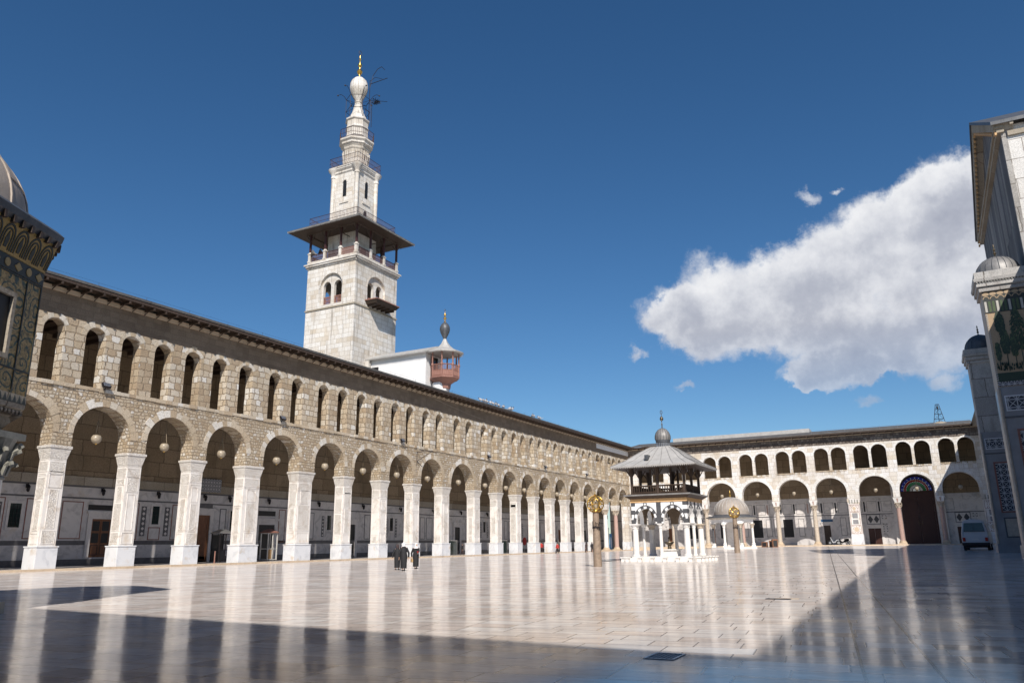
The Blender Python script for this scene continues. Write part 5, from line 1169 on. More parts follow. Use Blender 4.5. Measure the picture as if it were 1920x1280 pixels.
#SPLIT2
# ------------------------------------------------------------------ ablution pavilion with timber upper storey
PV = (68.35, 20.83, 0)
pv = thing('fountain_pavilion', 'square fountain pavilion with black and white arches, timber loggia and small lead dome', 'pavilion', PV)
hp = 2.27
mb = MB(); mb.cbox(0, 0, 2.75, 2.75, -0.02, 0.30); mb.cbox(0, 0, 2.6, 2.6, 0.30, 0.42); mb.build('plinth', M_COLW, pv)
mb = MB()
for sx_ in (-1, 1):
    for k in range(6):
        u = -2.75+k*1.1; mb.box(sx_*3.3-0.18, sx_*3.3+0.18, u-0.14, u+0.14, -0.02, 0.30); mb.box(sx_*3.3-0.26, sx_*3.3+0.26, u-0.22, u+0.22, 0.30, 0.38)
        mb.box(u-0.14, u+0.14, sx_*3.3-0.18, sx_*3.3+0.18, -0.02, 0.30); mb.box(u-0.22, u+0.22, sx_*3.3-0.26, sx_*3.3+0.26, 0.30, 0.38)
mb.build('ablution_stools', M_COLW, pv)
for i, (x, y) in enumerate(((-1, -1), (1, -1), (-1, 1), (1, 1), (-1, 0), (1, 0), (0, -1), (0, 1))):
    big = i < 4; r = 0.27 if big else 0.15; X, Y = x*hp, y*hp
    mb = MB(); mb.lathe([(r*1.3, 0.42), (r*1.3, 0.52), (r*1.02, 0.6), (r, 1.2), (r*0.9, 2.75)], X, Y, 16); c = mb.build('column', M_COLW, pv, smooth=True)
    mb = MB(); mb.lathe([(r*0.92, 2.73), (r*1.15, 2.78), (r*1.0, 2.84), (r*1.35, 3.0), (r*1.5, 3.05)], X, Y, 16); mb.cbox(X, Y, r*1.5, r*1.5, 3.05, 3.15); mb.build('capital', M_COLT if i in (1, 3) else M_COLW, c, smooth=False)
WALLS = [(lambda a, b, d: (-hp-0.2+d, -a, b)), (lambda a, b, d: (a, -hp-0.2+d, b)), (lambda a, b, d: (hp+0.2-d, a, b)), (lambda a, b, d: (a, hp+0.2-d, b))]
L = hp+0.2
for k, f in enumerate(WALLS):
    LL = L if k in (0, 2) else L-0.4
    mb = MB(); arcwall(mb, f, 0.38, -LL, LL, 3.15, 4.95, [(-L/2+0.03, 0.86, 3.15, 3.3, 1.12), (L/2-0.03, 0.86, 3.15, 3.3, 1.12)], seg=16); w = mb.build('arch_wall', M_WHT, pv)
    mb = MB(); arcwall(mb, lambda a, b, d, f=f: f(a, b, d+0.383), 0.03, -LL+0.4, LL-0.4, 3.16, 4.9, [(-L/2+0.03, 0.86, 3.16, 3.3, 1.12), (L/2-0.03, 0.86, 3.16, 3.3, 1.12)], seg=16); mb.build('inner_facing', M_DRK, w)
    bl = MB()
    for c in (-L/2+0.03, L/2-0.03):
        for j in range(11):
            t0 = pi-pi*j/11; t1 = pi-pi*(j+1)/11
            if j % 2 == 0: bl.extr([(c+0.87*cos(t0), 3.3+1.13*sin(t0)), (c+0.87*cos(t1), 3.3+1.13*sin(t1)), (c+1.06*cos(t1), 3.3+1.34*sin(t1)), (c+1.06*cos(t0), 3.3+1.34*sin(t0))], f, -0.02, 0.05)
        for j in range(16):
            t0 = pi-pi*j/16; t1 = pi-pi*(j+1)/16
            bl.extr([(c+1.06*cos(t0), 3.3+1.34*sin(t0)), (c+1.06*cos(t1), 3.3+1.34*sin(t1)), (c+1.12*cos(t1), 3.3+1.41*sin(t1)), (c+1.12*cos(t0), 3.3+1.41*sin(t0))], f, -0.025, 0.05)
        for j in range(12):
            t0 = 2*pi*j/12; t1 = 2*pi*(j+1)/12; bl.extr([(c+0.11*cos(t0), 4.8+0.11*sin(t0)), (c+0.11*cos(t1), 4.8+0.11*sin(t1)), (c+0.17*cos(t1), 4.8+0.17*sin(t1)), (c+0.17*cos(t0), 4.8+0.17*sin(t0))], f, -0.025, 0.05)
    for (u0, u1) in ((-L, -L+0.36), (L-0.36, L)):
        for z0, z1 in ((3.15, 3.5), (3.95, 4.3), (4.65, 4.95)): rectmb(bl, f, u0, u1, z0, z1, -0.03, 0.05)
    rectmb(bl, f, -0.2, 0.2, 3.15, 4.95, -0.03, 0.05)
    bl.build('black_stone_inlay', M_BAS, w, fix=False)
mb = MB(); mb.cbox(0, 0, L+0.06, L+0.06, 4.95, 5.25); mb.build('ochre_frieze', M_ORN, pv)
mb = MB(); mb.cbox(0, 0, L-0.4, L-0.4, 4.82, 4.94)
for k in range(5): mb.box(-L+0.4, L-0.4, -1.6+k*0.8-0.07, -1.6+k*0.8+0.07, 4.66, 4.82)
mb.build('timber_ceiling', M_WDK, pv)
mb = MB(); mb.cbox(0, 0, L+0.08, L+0.08, 5.25, 5.5, (0.36, 0.36)); co = mb.build('timber_cornice', M_WDK, pv)
mb = MB(); mb.cbox(0, 0, L+0.5, L+0.5, 5.5, 5.62); mb.build('lead_edge', M_LEAD, co)
mb = MB(); mb.cbox(0, 0, L+0.2, L+0.2, 5.62, 5.7); mb.build('upper_floor', M_WDK, pv)
q = 2.35; PP = [(-q, -q), (0, -q), (q, -q), (q, 0), (q, q), (0, q), (-q, q), (-q, 0)]
for (x, y) in PP:
    mb = MB(); mb.cbox(x, y, 0.10, 0.10, 5.7, 7.2); mb.cbox(x, y, 0.10, 0.10, 7.2, 7.5, (0.08, 0.08)); mb.cbox(x, y, 0.18, 0.18, 7.5, 8.15)
    for dx_, dy_ in ((1, 0), (-1, 0), (0, 1), (0, -1)): mb.path([(x, y, 7.05), (x+dx_*0.55, y+dy_*0.55, 7.95)], 0.045, 4)
    mb.build('timber_post', M_WDK, pv)
for (x, y) in ((-1.3, -0.9), (-1.1, 1.0), (1.2, -0.8), (1.0, 1.1)):
    mb = MB(); mb.cbox(x, y, 0.08, 0.08, 5.7, 8.2); mb.build('inner_post', M_WDK, pv)
for i in range(8):
    a, b = PP[i], PP[(i+1) % 8]; rails(a, b, 5.7, 6.35, 0.2, pv, None, M_WDK, 0.045, mid=False, name='balustrade')
mb = MB(); mb.lathe([(r*sqrt(2), z) for r, z in ((3.75, 7.93), (3.78, 8.05), (2.7, 8.6), (1.8, 9.3), (0.95, 9.85), (0.9, 9.9))], 0, 0, 4, rot=pi/4); rf = mb.build('lead_roof', M_LEADP, pv)
mb = MB()
for k in range(4):
    c_, s_ = cos(k*pi/2), sin(k*pi/2); P_ = lambda a, b, z: (a*c_-b*s_, a*s_+b*c_, z)
    mb.path([P_(3.78, 3.78, 8.07), P_(2.7, 2.7, 8.62), P_(1.8, 1.8, 9.32), P_(0.95, 0.95, 9.87)], 0.035, 4)
    for q_ in (-0.72, -0.42, -0.12, 0.2, 0.5, 0.8): mb.path([P_(3.78, 3.78*q_, 8.065), P_(2.7, 2.7*q_, 8.61), P_(1.8, 1.8*q_, 9.31), P_(0.95, 0.95*q_, 9.86)], 0.02, 4)
mb.build('lead_seams', M_LEAD, rf, fix=False)
mb = MB(); mb.lathe([(r*sqrt(2), z) for r, z in ((3.68, 7.88), (3.7, 7.93), (2.5, 8.4), (1.0, 9.0), (1.0, 8.8), (2.5, 8.15))], 0, 0, 4, rot=pi/4); mb.build('soffit', M_WDK, rf)
mb = MB()
for k in range(46):
    f_ = -3.75+k*0.163
    for a_, b_ in ((-3.8, None), (3.8, None)):
        mb.face([(a_, f_, 7.97), (a_, f_+0.1, 7.97), (a_, f_+0.05, 7.8)]); mb.face([(f_, a_, 7.97), (f_+0.1, a_, 7.97), (f_+0.05, a_, 7.8)])
mb.build('eave_fringe', M_LEADP, rf, fix=False)
mb = MB(); mb.lathe([(0.56, 9.8), (0.56, 10.3), (0.64, 10.35), (0.66, 10.55)], 0, 0, 20); dr = mb.build('drum', M_LEADD, pv)
mb = MB()
for k in range(20): t = 2*pi*k/20; mb.box(0.56*cos(t)-0.03, 0.56*cos(t)+0.03, 0.56*sin(t)-0.03, 0.56*sin(t)+0.03, 9.85, 10.32)
mb.build('drum_ribs', M_STEEL, dr)
mb = MB(); mb.lathe([(0.66, 10.55), (0.70, 10.7), (0.69, 10.95), (0.58, 11.25), (0.38, 11.5), (0.15, 11.62), (0.05, 11.66)], 0, 0, 24); dm = mb.build('dome', M_LEAD, pv, smooth=True)
mb = MB()
for k in range(16): t = 2*pi*k/16; mb.path([((r+0.01)*cos(t), (r+0.01)*sin(t), z) for r, z in ((0.66, 10.55), (0.70, 10.7), (0.69, 10.95), (0.58, 11.25), (0.38, 11.5), (0.15, 11.62))], 0.018, 4)
mb.build('ribs', M_LEADD, dm)
mb = MB(); mb.lathe([(0.06, 11.6), (0.04, 11.9), (0.07, 12.0), (0.03, 12.1), (0.03, 12.3), (0.14, 12.4), (0.17, 12.52), (0.12, 12.66), (0.03, 12.75), (0.02, 12.95)], 0, 0, 12)
mb.path([(0.0, 0.09*cos(t), 13.12+0.17*sin(t)) for t in [-pi/2+0.2+2*pi*k/12*0.93 for k in range(13)]], 0.025, 4); mb.build('finial', M_BRS, dm, smooth=True)
mb = MB(); mb.box(-3.0, -2.2, 0.55, 0.85, 8.55, 9.0); mb.build('roof_floodlight_box', M_LEADD, pv)
fo = thing('fountain', 'grey stone fountain basin with bronze jet under the square pavilion', 'fountain', (68.35, 20.83, 0.42))
mb = MB(); mb.lathe([(0.95, 0), (0.95, 0.45), (1.1, 0.5), (1.1, 0.58), (0.9, 0.58), (0.88, 0.4), (0.05, 0.4)], 0, 0, 8, rot=pi/8); mb.build('basin', M_COLW, fo)
mb = MB(); mb.lathe([(0.2, 0.4), (0.14, 0.9), (0.3, 1.0), (0.42, 1.15), (0.4, 1.2), (0.1, 1.15), (0.06, 1.4), (0.12, 1.5), (0.02, 1.62)], 0, 0, 16); mb.build('jet', M_BRS, fo, smooth=True)

# ------------------------------------------------------------------ small domed aedicule further east
SDX, SDY = 146.0, 32.5; z0 = gr(SDX, SDY)
sdm = thing('domed_kiosk', 'small open kiosk with ribbed beige dome on slender mixed marble columns behind the pavilion', 'kiosk', (SDX, SDY, z0), radians(11))
mb = MB(); mb.lathe([(4.3, -0.1), (4.3, 0.25)], 0, 0, 8, rot=pi/8); mb.build('plinth', M_COLW, sdm)
cm = [M_COLW, M_COLP, M_BAS, M_COLW, M_COLG, M_COLW, M_COLG, M_COLW]
for k in range(8):
    t = 2*pi*k/8+pi/8; x, y = 3.7*cos(t), 3.7*sin(t)
    mb = MB(); mb.lathe([(0.24, 0.95), (0.22, 1.2), (0.19, 3.6)], x, y, 12); c = mb.build('column', cm[k], sdm, smooth=True)
    mb = MB(); mb.cbox(x, y, 0.36, 0.36, 0.2, 0.55); mb.lathe([(0.34, 0.55), (0.3, 0.7), (0.38, 0.8), (0.25, 0.95)], x, y, 12); mb.build('base', M_COLW, c)
    mb = MB(); mb.lathe([(0.2, 3.55), (0.26, 3.65), (0.24, 3.8), (0.42, 4.15), (0.48, 4.2)], x, y, 10); mb.cbox(x, y, 0.44, 0.44, 4.2, 4.32); mb.build('capital', M_COLT if k % 3 else M_COLW, c)
mb = MB()
for k in range(8):
    t0 = 2*pi*k/8+pi/8; t1 = t0+pi/4
    f = lambda a, b, d, t0=t0, t1=t1: ((3.95-d)*(cos(t0)*(1-a)+cos(t1)*a), (3.95-d)*(sin(t0)*(1-a)+sin(t1)*a), b)
    arcwall(mb, f, 0.5, 0, 1, 4.32, 5.1, [(0.5, 0.34, 4.32, 4.34, 0.28)], seg=8)
mb.build('lintel', M_WHT, sdm)
mb = MB(); mb.lathe([(4.0, 5.1), (4.25, 5.2), (4.3, 5.38)], 0, 0, 24); mb.build('cornice', M_MINP, sdm)
mb = MB(); mb.lathe([(4.3, 5.38), (4.65, 5.42), (4.6, 5.52), (3.2, 5.85), (3.15, 5.95)], 0, 0, 32); mb.build('eave', M_LEADD, sdm)
mb = MB(); mb.lathe([(3.1, 5.9), (3.08, 6.3)] + [(3.06*cos(t), 6.3+2.75*sin(t)**0.95) for t in [0.12+1.4*k/12 for k in range(12)]] + [(0.1, 9.1)], 0, 0, 40); dm = mb.build('dome', M_LEADB, sdm, smooth=True)
mb = MB()
for k in range(24): t = 2*pi*k/24; mb.path([((3.07*cos(q_)+0.01)*cos(t), (3.07*cos(q_)+0.01)*sin(t), 6.3+2.75*sin(q_)**0.95) for q_ in [0.05+1.45*j/9 for j in range(10)]], 0.045, 4)
mb.build('ribs', M_LEADP, dm)
mb = MB(); mb.lathe([(0.12, 9.0), (0.08, 9.3), (0.22, 9.45), (0.22, 9.6), (0.06, 9.75), (0.16, 9.95), (0.05, 10.15), (0.03, 10.5)], 0, 0, 10); mb.build('finial', M_GOLD, dm, smooth=True)
mb = MB(); mb.cbox(1.2, 0.4, 0.7, 0.7, 0.25, 4.6); mb.build('inner_pier', M_PAN2, sdm)

# ------------------------------------------------------------------ lamp pillars with gilded globes
def lamp_pillar(x, y, H, r, gr_, label):
    z = gr(x, y); T = thing('lamp_pillar', label, 'lamp pillar', (x, y, z), 0, 'stone lamp pillars with gilded openwork globes')
    mb = MB(); mb.lathe([(r*1.12, -0.05), (r*1.12, H*0.03), (r*1.06, H*0.3), (r*0.82, H), (r*0.6, H+0.03)], 0, 0, 20); o = mb.build('shaft', M_GRN, T, smooth=True)
    mb = MB(); mb.lathe([(r*0.98, H*0.70), (r*1.02, H*0.705), (r*1.02, H*0.725), (r*0.98, H*0.73)], 0, 0, 20)
    random.seed(5)
    for k in range(5):
        a0 = random.uniform(2.2, 4.4); pts = [(r*1.02*cos(a0+j*0.4)+random.uniform(-.06, .06)-0.05, r*1.02*sin(a0+j*0.4), H*0.72+random.uniform(-.25, .42)) for j in range(6)]; mb.path(pts, 0.014, 4)
    mb.build('wires', M_IRON, o)
    zc = H+gr_*0.92; R_ = gr_
    mb = MB(); mb.lathe([(R_*0.5, H), (R_*0.35, H+0.1*R_), (R_*0.3, H+0.3*R_)], 0, 0, 12); mb.build('socket', M_GOLD, T, smooth=True)
    cg = MB()
    for k in range(6):
        for tilt in (0.62, ):
            t = 2*pi*k/6; e1 = Vector((cos(t), sin(t), 0)); nrm = Vector((cos(t+pi/2)*sin(1.0), sin(t+pi/2)*sin(1.0), cos(1.0))); e2 = nrm.cross(e1).normalized()
            cg.path([tuple(Vector((0, 0, zc))+e1*R_*cos(2*pi*j/22)+e2*R_*sin(2*pi*j/22)) for j in range(23)], R_*0.045, 5)
    for k in range(4):
        t = pi*k/4; cg.path([(R_*cos(q_)*cos(t), R_*cos(q_)*sin(t), zc+R_*sin(q_)) for q_ in [2*pi*j/22 for j in range(23)]], R_*0.05, 5)
    for lat in (0.0, 0.55, -0.55): cg.path([(R_*cos(lat)*cos(2*pi*j/22), R_*cos(lat)*sin(2*pi*j/22), zc+R_*sin(lat)) for j in range(23)], R_*0.04, 5)
    g = cg.build('openwork_globe', M_GOLD, T, smooth=True)
    mb = MB(); mb.lathe([(R_*0.16, zc-R_*0.9), (R_*0.3, zc-R_*0.5), (R_*0.38, zc), (R_*0.25, zc+R_*0.45), (R_*0.08, zc+R_*0.6)], 0, 0, 14); mb.build('bulb', M_ALAB, g, smooth=True)
    mb = MB(); mb.lathe([(R_*0.12, zc+R_*0.98), (R_*0.2, zc+R_*1.08), (R_*0.06, zc+R_*1.2), (R_*0.02, zc+R_*1.5)], 0, 0, 8)
    for k in range(5): t = 2*pi*k/5; mb.tube((0.1*R_*cos(t), 0.1*R_*sin(t), zc+R_), (0.35*R_*cos(t), 0.35*R_*sin(t), zc+R_*1.22), R_*0.03, 0.005, 4)
    mb.build('spike', M_GOLD, g)
lamp_pillar(51.06, 20.67, 3.64, 0.26, 0.58, 'nearer brown granite lamp pillar with gilded openwork globe, left of the fountain pavilion')
lamp_pillar(109.0, 23.9, 4.6, 0.34, 0.74, 'farther brown granite lamp pillar with gilded globe in front of the small beige dome')

# ------------------------------------------------------------------ hanging globe lamps
ORD = ['first', 'second', 'third', 'fourth', 'fifth', 'sixth', 'seventh', 'eighth', 'ninth', 'tenth', 'eleventh', 'twelfth', 'thirteenth', 'fourteenth', 'fifteenth', 'sixteenth', 'seventeenth', 'eighteenth', 'nineteenth', 'twentieth']
def globe_proto(r):
    T = thing('globe_lamp', '', 'lamp')
    mb = MB(); mb.lathe([(r*sin(t), -r*cos(t)) for t in [0.15+2.4*k/10 for k in range(11)]] + [(r*0.62, r*0.83), (r*0.55, r*0.8)], 0, 0, 20); mb.build('globe', M_ALAB, T, smooth=True)
    mb = MB(); mb.lathe([(r*0.66, r*0.74), (r*0.72, r*0.8), (r*0.6, r*0.9)], 0, 0, 20); mb.build('rim', M_BRS, T)
    mb = MB(); mb.lathe([(0.03, -r*1.2), (r*0.2, -r*1.05), (r*0.3, -r*0.92)], 0, 0, 10); mb.build('pendant', M_GOLD, T)
    mb = MB()
    for k in range(3): t = 2*pi*k/3+0.4; mb.tube((r*0.66*cos(t), r*0.66*sin(t), r*0.8), (0.03*cos(t), 0.03*sin(t), 1.55), 0.018, 0.018, 4)
    mb.tube((0, 0, 1.5), (0, 0, 2.6), 0.018, 0.018, 4); mb.build('chain', M_BRS, T)
    return T
gp = globe_proto(0.42); first = True
vis = [c for c in centres if c[0] > 36]
for i, (cc, hw) in enumerate(vis):
    o = gp if first else copy_tree(gp); first = False
    o.location = (cc, D+0.8, 10.78); o.rotation_euler = (0, 0, random.random()*6); o['group'] = 'globe lamps hung in the north arches'
    o['label'] = 'pale globe lamp hanging in the %s arch from the left of the north arcade' % ORD[i+1] if i < 19 else 'pale globe lamp in the last arch of the north arcade'
gp2 = copy_tree(gp)
for i, (c, hw) in enumerate(arcs[:7][::-1]):
    o = gp2 if i == 0 else copy_tree(gp2)
    o.location = (E+0.8, c, 11.35); o.rotation_euler = (0, 0, random.random()*6); o.scale = (0.9, 0.9, 1.05); o['group'] = 'globe lamps hung in the east arches'
    o['label'] = 'small pale globe lamp hanging in the %s arch from the right of the east arcade' % ORD[6-i]
# ------------------------------------------------------------------ black wall lanterns
ln = thing('wall_lantern', '', 'lantern')
mb = MB(); mb.lathe([(0.05, -0.32), (0.13, -0.22), (0.16, 0.1), (0.2, 0.14), (0.05, 0.34)], 0, -0.3, 8); mb.build('lantern_body', M_IRON, ln)
mb = MB(); mb.path([(0, 0, 0.25), (0, -0.2, 0.45), (0, -0.3, 0.32)], 0.03, 5); mb.cbox(0, -0.02, 0.08, 0.03, 0.05, 0.4); mb.build('arm', M_IRON, ln)
lx = [41.4, 48.7, 55.0, 61.0, 64.5, 70.6, 79.5, 88.7, 97.6, 106.5, 115, 124, 134]
for i, x in enumerate(lx):
    o = ln if i == 0 else copy_tree(ln); o.location = (x*1.011, BK-0.02, 7.05 if x < 90 else 6.95); o['group'] = 'black lanterns on the north back wall'
    o['label'] = 'black wall lantern, %s from the left on the shaded back wall of the north arcade' % ORD[i]
# ------------------------------------------------------------------ floodlights on the sill
fl = thing('floodlight', '', 'floodlight')
mb = MB(); mb.box(-0.34, 0.34, -0.25, 0.0, 0.1, 0.5); h = mb.build('housing', M_IRON, fl, bevel=0.03); h.rotation_euler = (radians(-28), 0, 0)
mb = MB()
for a in range(4):
    for b in range(2): mb.box(-0.30+a*0.155, -0.18+a*0.155, -0.262, -0.251, 0.14+b*0.18, 0.28+b*0.18)
mb.build('lenses', M_STEEL, h)
mb = MB(); mb.tube((0, 0.25, -0.1), (0, -0.05, 0.2), 0.04); mb.box(-0.38, -0.34, -0.15, 0, 0.1, 0.35); mb.box(0.34, 0.38, -0.15, 0, 0.1, 0.35); mb.build('bracket', M_IRON, fl)
for i, x in enumerate((41.1, 62.1, 84.26, 107.6, 128.5, 147.9)):
    o = fl if i == 0 else copy_tree(fl); o.location = (x, D-0.35, 14.95); o['group'] = 'black floodlights on the north arcade ledge'
    o['label'] = 'black floodlight on the north arcade ledge, %s from the left' % ORD[i]
br = thing('lamp_arm', 'thin triangular iron lamp arm projecting from the north arcade wall above the arches', 'bracket', (88.1, D, 13))
mb = MB(); mb.tube((0, 0, -0.8), (0, 0, 1.2), 0.04); mb.tube((0, 0, 1.1), (0.9, -2.0, 1.25), 0.04); mb.tube((0, 0, -0.2), (0.9, -2.0, 1.25), 0.03); mb.tube((0, 0, -0.1), (0.6, -0.5, -0.9), 0.03); mb.build('arm', M_IRON, br)
# ------------------------------------------------------------------ things under the arcade
def booth(x, y, w, h, d, roofm, frm, label, kind):
    T = thing('glass_booth', label, 'booth', (x, y, 0.16), 0)
    mb = MB()
    for sx_ in (-1, 1):
        for sy in (-1, 1): mb.cbox(sx_*w/2, sy*d/2, 0.05, 0.05, 0.1, h)
    for z in (0.12, h*0.42, h-0.06):
        for sy in (-1, 1): mb.box(-w/2, w/2, sy*d/2-0.04, sy*d/2+0.04, z, z+0.08)
        for sx_ in (-1, 1): mb.box(sx_*w/2-0.04, sx_*w/2+0.04, -d/2, d/2, z, z+0.08)
    mb.cbox(0, -d/2, 0.04, 0.04, 0.15, h); mb.build('frame', frm, T)
    mb = MB(); mb.box(-w/2+0.05, w/2-0.05, d/2-0.02, d/2+0.02, 0.2, h-0.1); mb.build('rear_panel', M_BLK2, T)
    mb = MB(); mb.box(-w/2+0.06, -0.06, -d/2-0.01, -d/2+0.02, 0.22, h*0.42-0.02); mb.build('lower_panel', M_CARD if kind else M_BLK2, T)
    mb = MB(); mb.lathe([(w*0.75, h), (w*0.78, h+0.08), (w*0.25, h+0.42), (0.05, h+0.46)], 0, 0, 4, rot=pi/4); mb.build('roof', roofm, T)
    mb = MB()
    for sx_ in (-1, 1): mb.tube((sx_*w*0.35, -d/2-0.03, 0.1), (sx_*w*0.35, -d/2+0.03, 0.1), 0.1)
    mb.build('wheels', M_TYR, T)
def atpx(u, v, y):
    d = _r2*((u-960)/1444) - _u2*((v-640)/1444) + _f; t = y/d.y; return d.x*t
booth(atpx(415, 1020, 66), 66, 1.5, 2.9, 1.2, M_STEEL, M_IRON, 'dark glazed booth with pale metal roof behind the fourth pier from the left', False)
booth(atpx(504, 1020, 66), 66, 1.35, 3.0, 1.1, M_WRB, M_ALU, 'white framed glass booth with brown roof between fourth and fifth piers', True)
T = thing('bollard', 'pinkish rope post standing on the step beside the dark booth', 'rope post', (atpx(402, 1050, 62.1), 62.1, 0.17))
mb = MB(); mb.lathe([(0.12, 0), (0.12, 0.05), (0.06, 0.08), (0.055, 1.05), (0.08, 1.1), (0.03, 1.15)], 0, 0, 10); mb.build('post', M_WRB, T)
T = thing('stand', 'black post leaning on a round foot beside the second pier from the left', 'post', (atpx(248, 1060, 62.1), 62.1, 0.17))
mb = MB(); mb.tube((0, 0, 0.05), (0.12, 0, 1.35), 0.045); mb.lathe([(0.28, 0), (0.25, 0.06)], 0, 0, 14); mb.build('pole', M_IRON, T)
for (u, lab, mt) in ((834, 'glass barrier panel between piers left of the tenth pier', M_WING), (930, 'glass barrier panel right of the tenth pier', M_WING)):
    T = thing('glass_screen', lab, 'screen', (atpx(u+12, 1020, 66), 66, 0.16)); mb = MB(); mb.box(-1.6, 1.6, -0.03, 0.03, 0.1, 2.1); mb.build('pane', mt, T); mb = MB(); mb.box(-1.65, -1.58, -0.05, 0.05, 0, 2.2); mb.box(1.58, 1.65, -0.05, 0.05, 0, 2.2); mb.box(-1.58, 1.58, -0.05, 0.05, 2.1, 2.2); mb.build('frame', M_STEEL, T)
T = thing('banner_stand', 'bright blue and white banner stand behind the slim columns near the far corner', 'banner', (atpx(1145, 1010, 66), 66, 0.16))
mb = MB(); mb.box(-0.75, 0.75, -0.05, 0.05, 0.1, 3.6); mb.build('banner', M_CYAN, T); mb = MB(); mb.extr([(-0.25, 0.5), (0.3, 0.4), (0.25, 2.6), (0, 3.0), (-0.3, 2.4)], lambda a, b, d: (a, -0.06+d, b), -0.02, 0.0); mb.build('white_figure', M_SCARF, T)
T = thing('fire_hose_sign', 'round red sign on the shaded wall behind the twelfth pier', 'sign', (atpx(984, 1010, 70), 70, 2.2)); mb = MB(); mb.tube((0, 0, 0), (0, 0.1, 0), 0.75, 0.75, 20); mb.build('disc', M_REDC, T); mb = MB(); mb.tube((0, 0.15, -2.04), (0, 0.15, 0.0), 0.05); mb.build('post', M_STEEL, T)
# ------------------------------------------------------------------ roof items
T = thing('lattice_mast', 'small tripod lattice mast on a low round base on the east roof', 'mast', (177, -3.55, 24.0))
mb = MB(); tips = [(-0.6, -1.05), (-0.6, 1.05), (0.9, 0)]
for (x, y) in tips: mb.tube((x, y, 0), (x*0.28, y*0.28, 4.0), 0.05)
for j in range(1, 5):
    f = 1-j*0.18
    for a in range(3): p, q_ = tips[a], tips[(a+1) % 3]; mb.tube((p[0]*f, p[1]*f, j), (q_[0]*f, q_[1]*f, j), 0.03, 0.03, 4); mb.tube((p[0]*f, p[1]*f, j), (q_[0]*(f+0.18), q_[1]*(f+0.18), j-1), 0.025, 0.025, 4)
mb.lathe([(0.1, 3.1), (0.22, 3.3), (0.1, 3.6)], 0, 0, 8); mb.build('mast', M_IRON, T)
mb = MB(); mb.lathe([(1.7, -0.9), (1.6, -0.2), (1.2, 0.25), (0.5, 0.45), (0.1, 0.5)], 0, 0, 20); mb.build('dome_base', M_LED, T, smooth=True)
T = tag(MB().tube((176.5, -4.6, 24.2), (E-0.1, -4.95, 20.0), 0.03, 0.03, 4).build('cable', M_LED), 'thin pale cable sloping down the wall from the lattice mast', 'cable')
def sagwire(a, b, sag, label, r=0.022):
    pts = [(a[0]+(b[0]-a[0])*k/14, a[1]+(b[1]-a[1])*k/14, a[2]+(b[2]-a[2])*k/14-sag*4*(k/14)*(1-k/14)) for k in range(15)]
    tag(MB().path(pts, r, 4).build('cable', M_LED), label, 'cable')
sagwire((90.4, D-0.1, 22.4), (122, D-0.08, 20.6), 0.5, 'thin pale cable drooping along the dark band under the north eave')
pg = thing('pigeon', '', 'pigeon')
mb = MB(); mb.lathe([(0.02, -0.2), (0.10, -0.1), (0.13, 0.02), (0.10, 0.14), (0.05, 0.2)], 0, 0, 10); b_ = mb.build('body', M_PGN, pg, smooth=True); b_.rotation_euler = (0, radians(65), 0); b_.location = (0, 0, 0.17)
mb = MB(); mb.lathe([(0.02, -0.06), (0.06, 0), (0.02, 0.07)], 0.19, 0, 8); mb.tube((0.23, 0, 0), (0.31, 0, -0.02), 0.02, 0.004, 5); hd = mb.build('head', M_LEADD, pg, smooth=True); hd.location = (0, 0, 0.33)
mb = MB(); mb.tube((0, 0.04, 0), (0, 0.04, 0.1), 0.012); mb.tube((0, -0.04, 0), (0, -0.04, 0.1), 0.012); mb.box(-0.4, -0.15, -0.05, 0.05, 0.12, 0.15); mb.build('tail', M_PGN, pg)
sp_ = [103.2, 103.9, 104.6, 105.7, 106.1, 107.3, 108.0, 109.4, 110.6, 111.2, 112.9, 113.5, 121.8, 122.4, 123.9, 124.8]
for i, x in enumerate(sp_):
    o = pg if i == 0 else copy_tree(pg); yy = D-1.5+random.random()*0.4; o.location = (x, yy, 23.40+(yy-60.31)*0.2); o.rotation_euler = (0, 0, random.random()*6.28); o.scale = (1.6, 1.6, 1.6)
    o['group'] = 'pigeons on the north roof edge'; o['label'] = 'grey pigeon on the north roof edge, %s from the left' % ORD[i]
# ------------------------------------------------------------------ court floor fittings
T = thing('drain_grate', 'black perforated metal drain grate set in the shaded marble paving at bottom', 'drain', (10.95, 3.50, 0))
mb = MB(); frame(mb, lambda a, b, d: (a, b, d), -0.30, 0.30, -0.21, 0.21, 0.03, 0.004, 0.012); mb.build('rim', M_STEEL, T, fix=False)
mb = MB(); mb.box(-0.27, 0.27, -0.18, 0.18, 0.003, 0.008); g = mb.build('plate', M_LEAD, T)
mb = MB()
for a in range(6):
    for b in range(6): mb.box(-0.24+a*0.088, -0.20+a*0.088, -0.165+b*0.06, -0.145+b*0.06, 0.008, 0.011)
mb.build('studs', M_IRON, g)
T = thing('drain_cover', 'thin dark slot cover lying in the sunlit paving right of centre', 'drain', (22.7, 4.0, 0)); mb = MB(); mb.box(-0.12, 0.12, -0.32, 0.32, 0.003, 0.012); mb.build('plate', M_IRON, T); mb = MB(); mb.box(0.13, 0.30, -0.5, 0.1, 0.003, 0.012); mb.build('beige_stone', M_BEIGE, T)
T = thing('dark_slab', 'thin dark slab on the paving between the near lamp pillar and the pavilion', 'drain', (68.2, 27.1, 0)); mb = MB(); mb.box(-0.9, 0.9, -1.0, 0.2, 0.003, 0.03); mb.build('cover', M_BAS, T)  # thin dark slab laid flat on the paving north of the pavilion
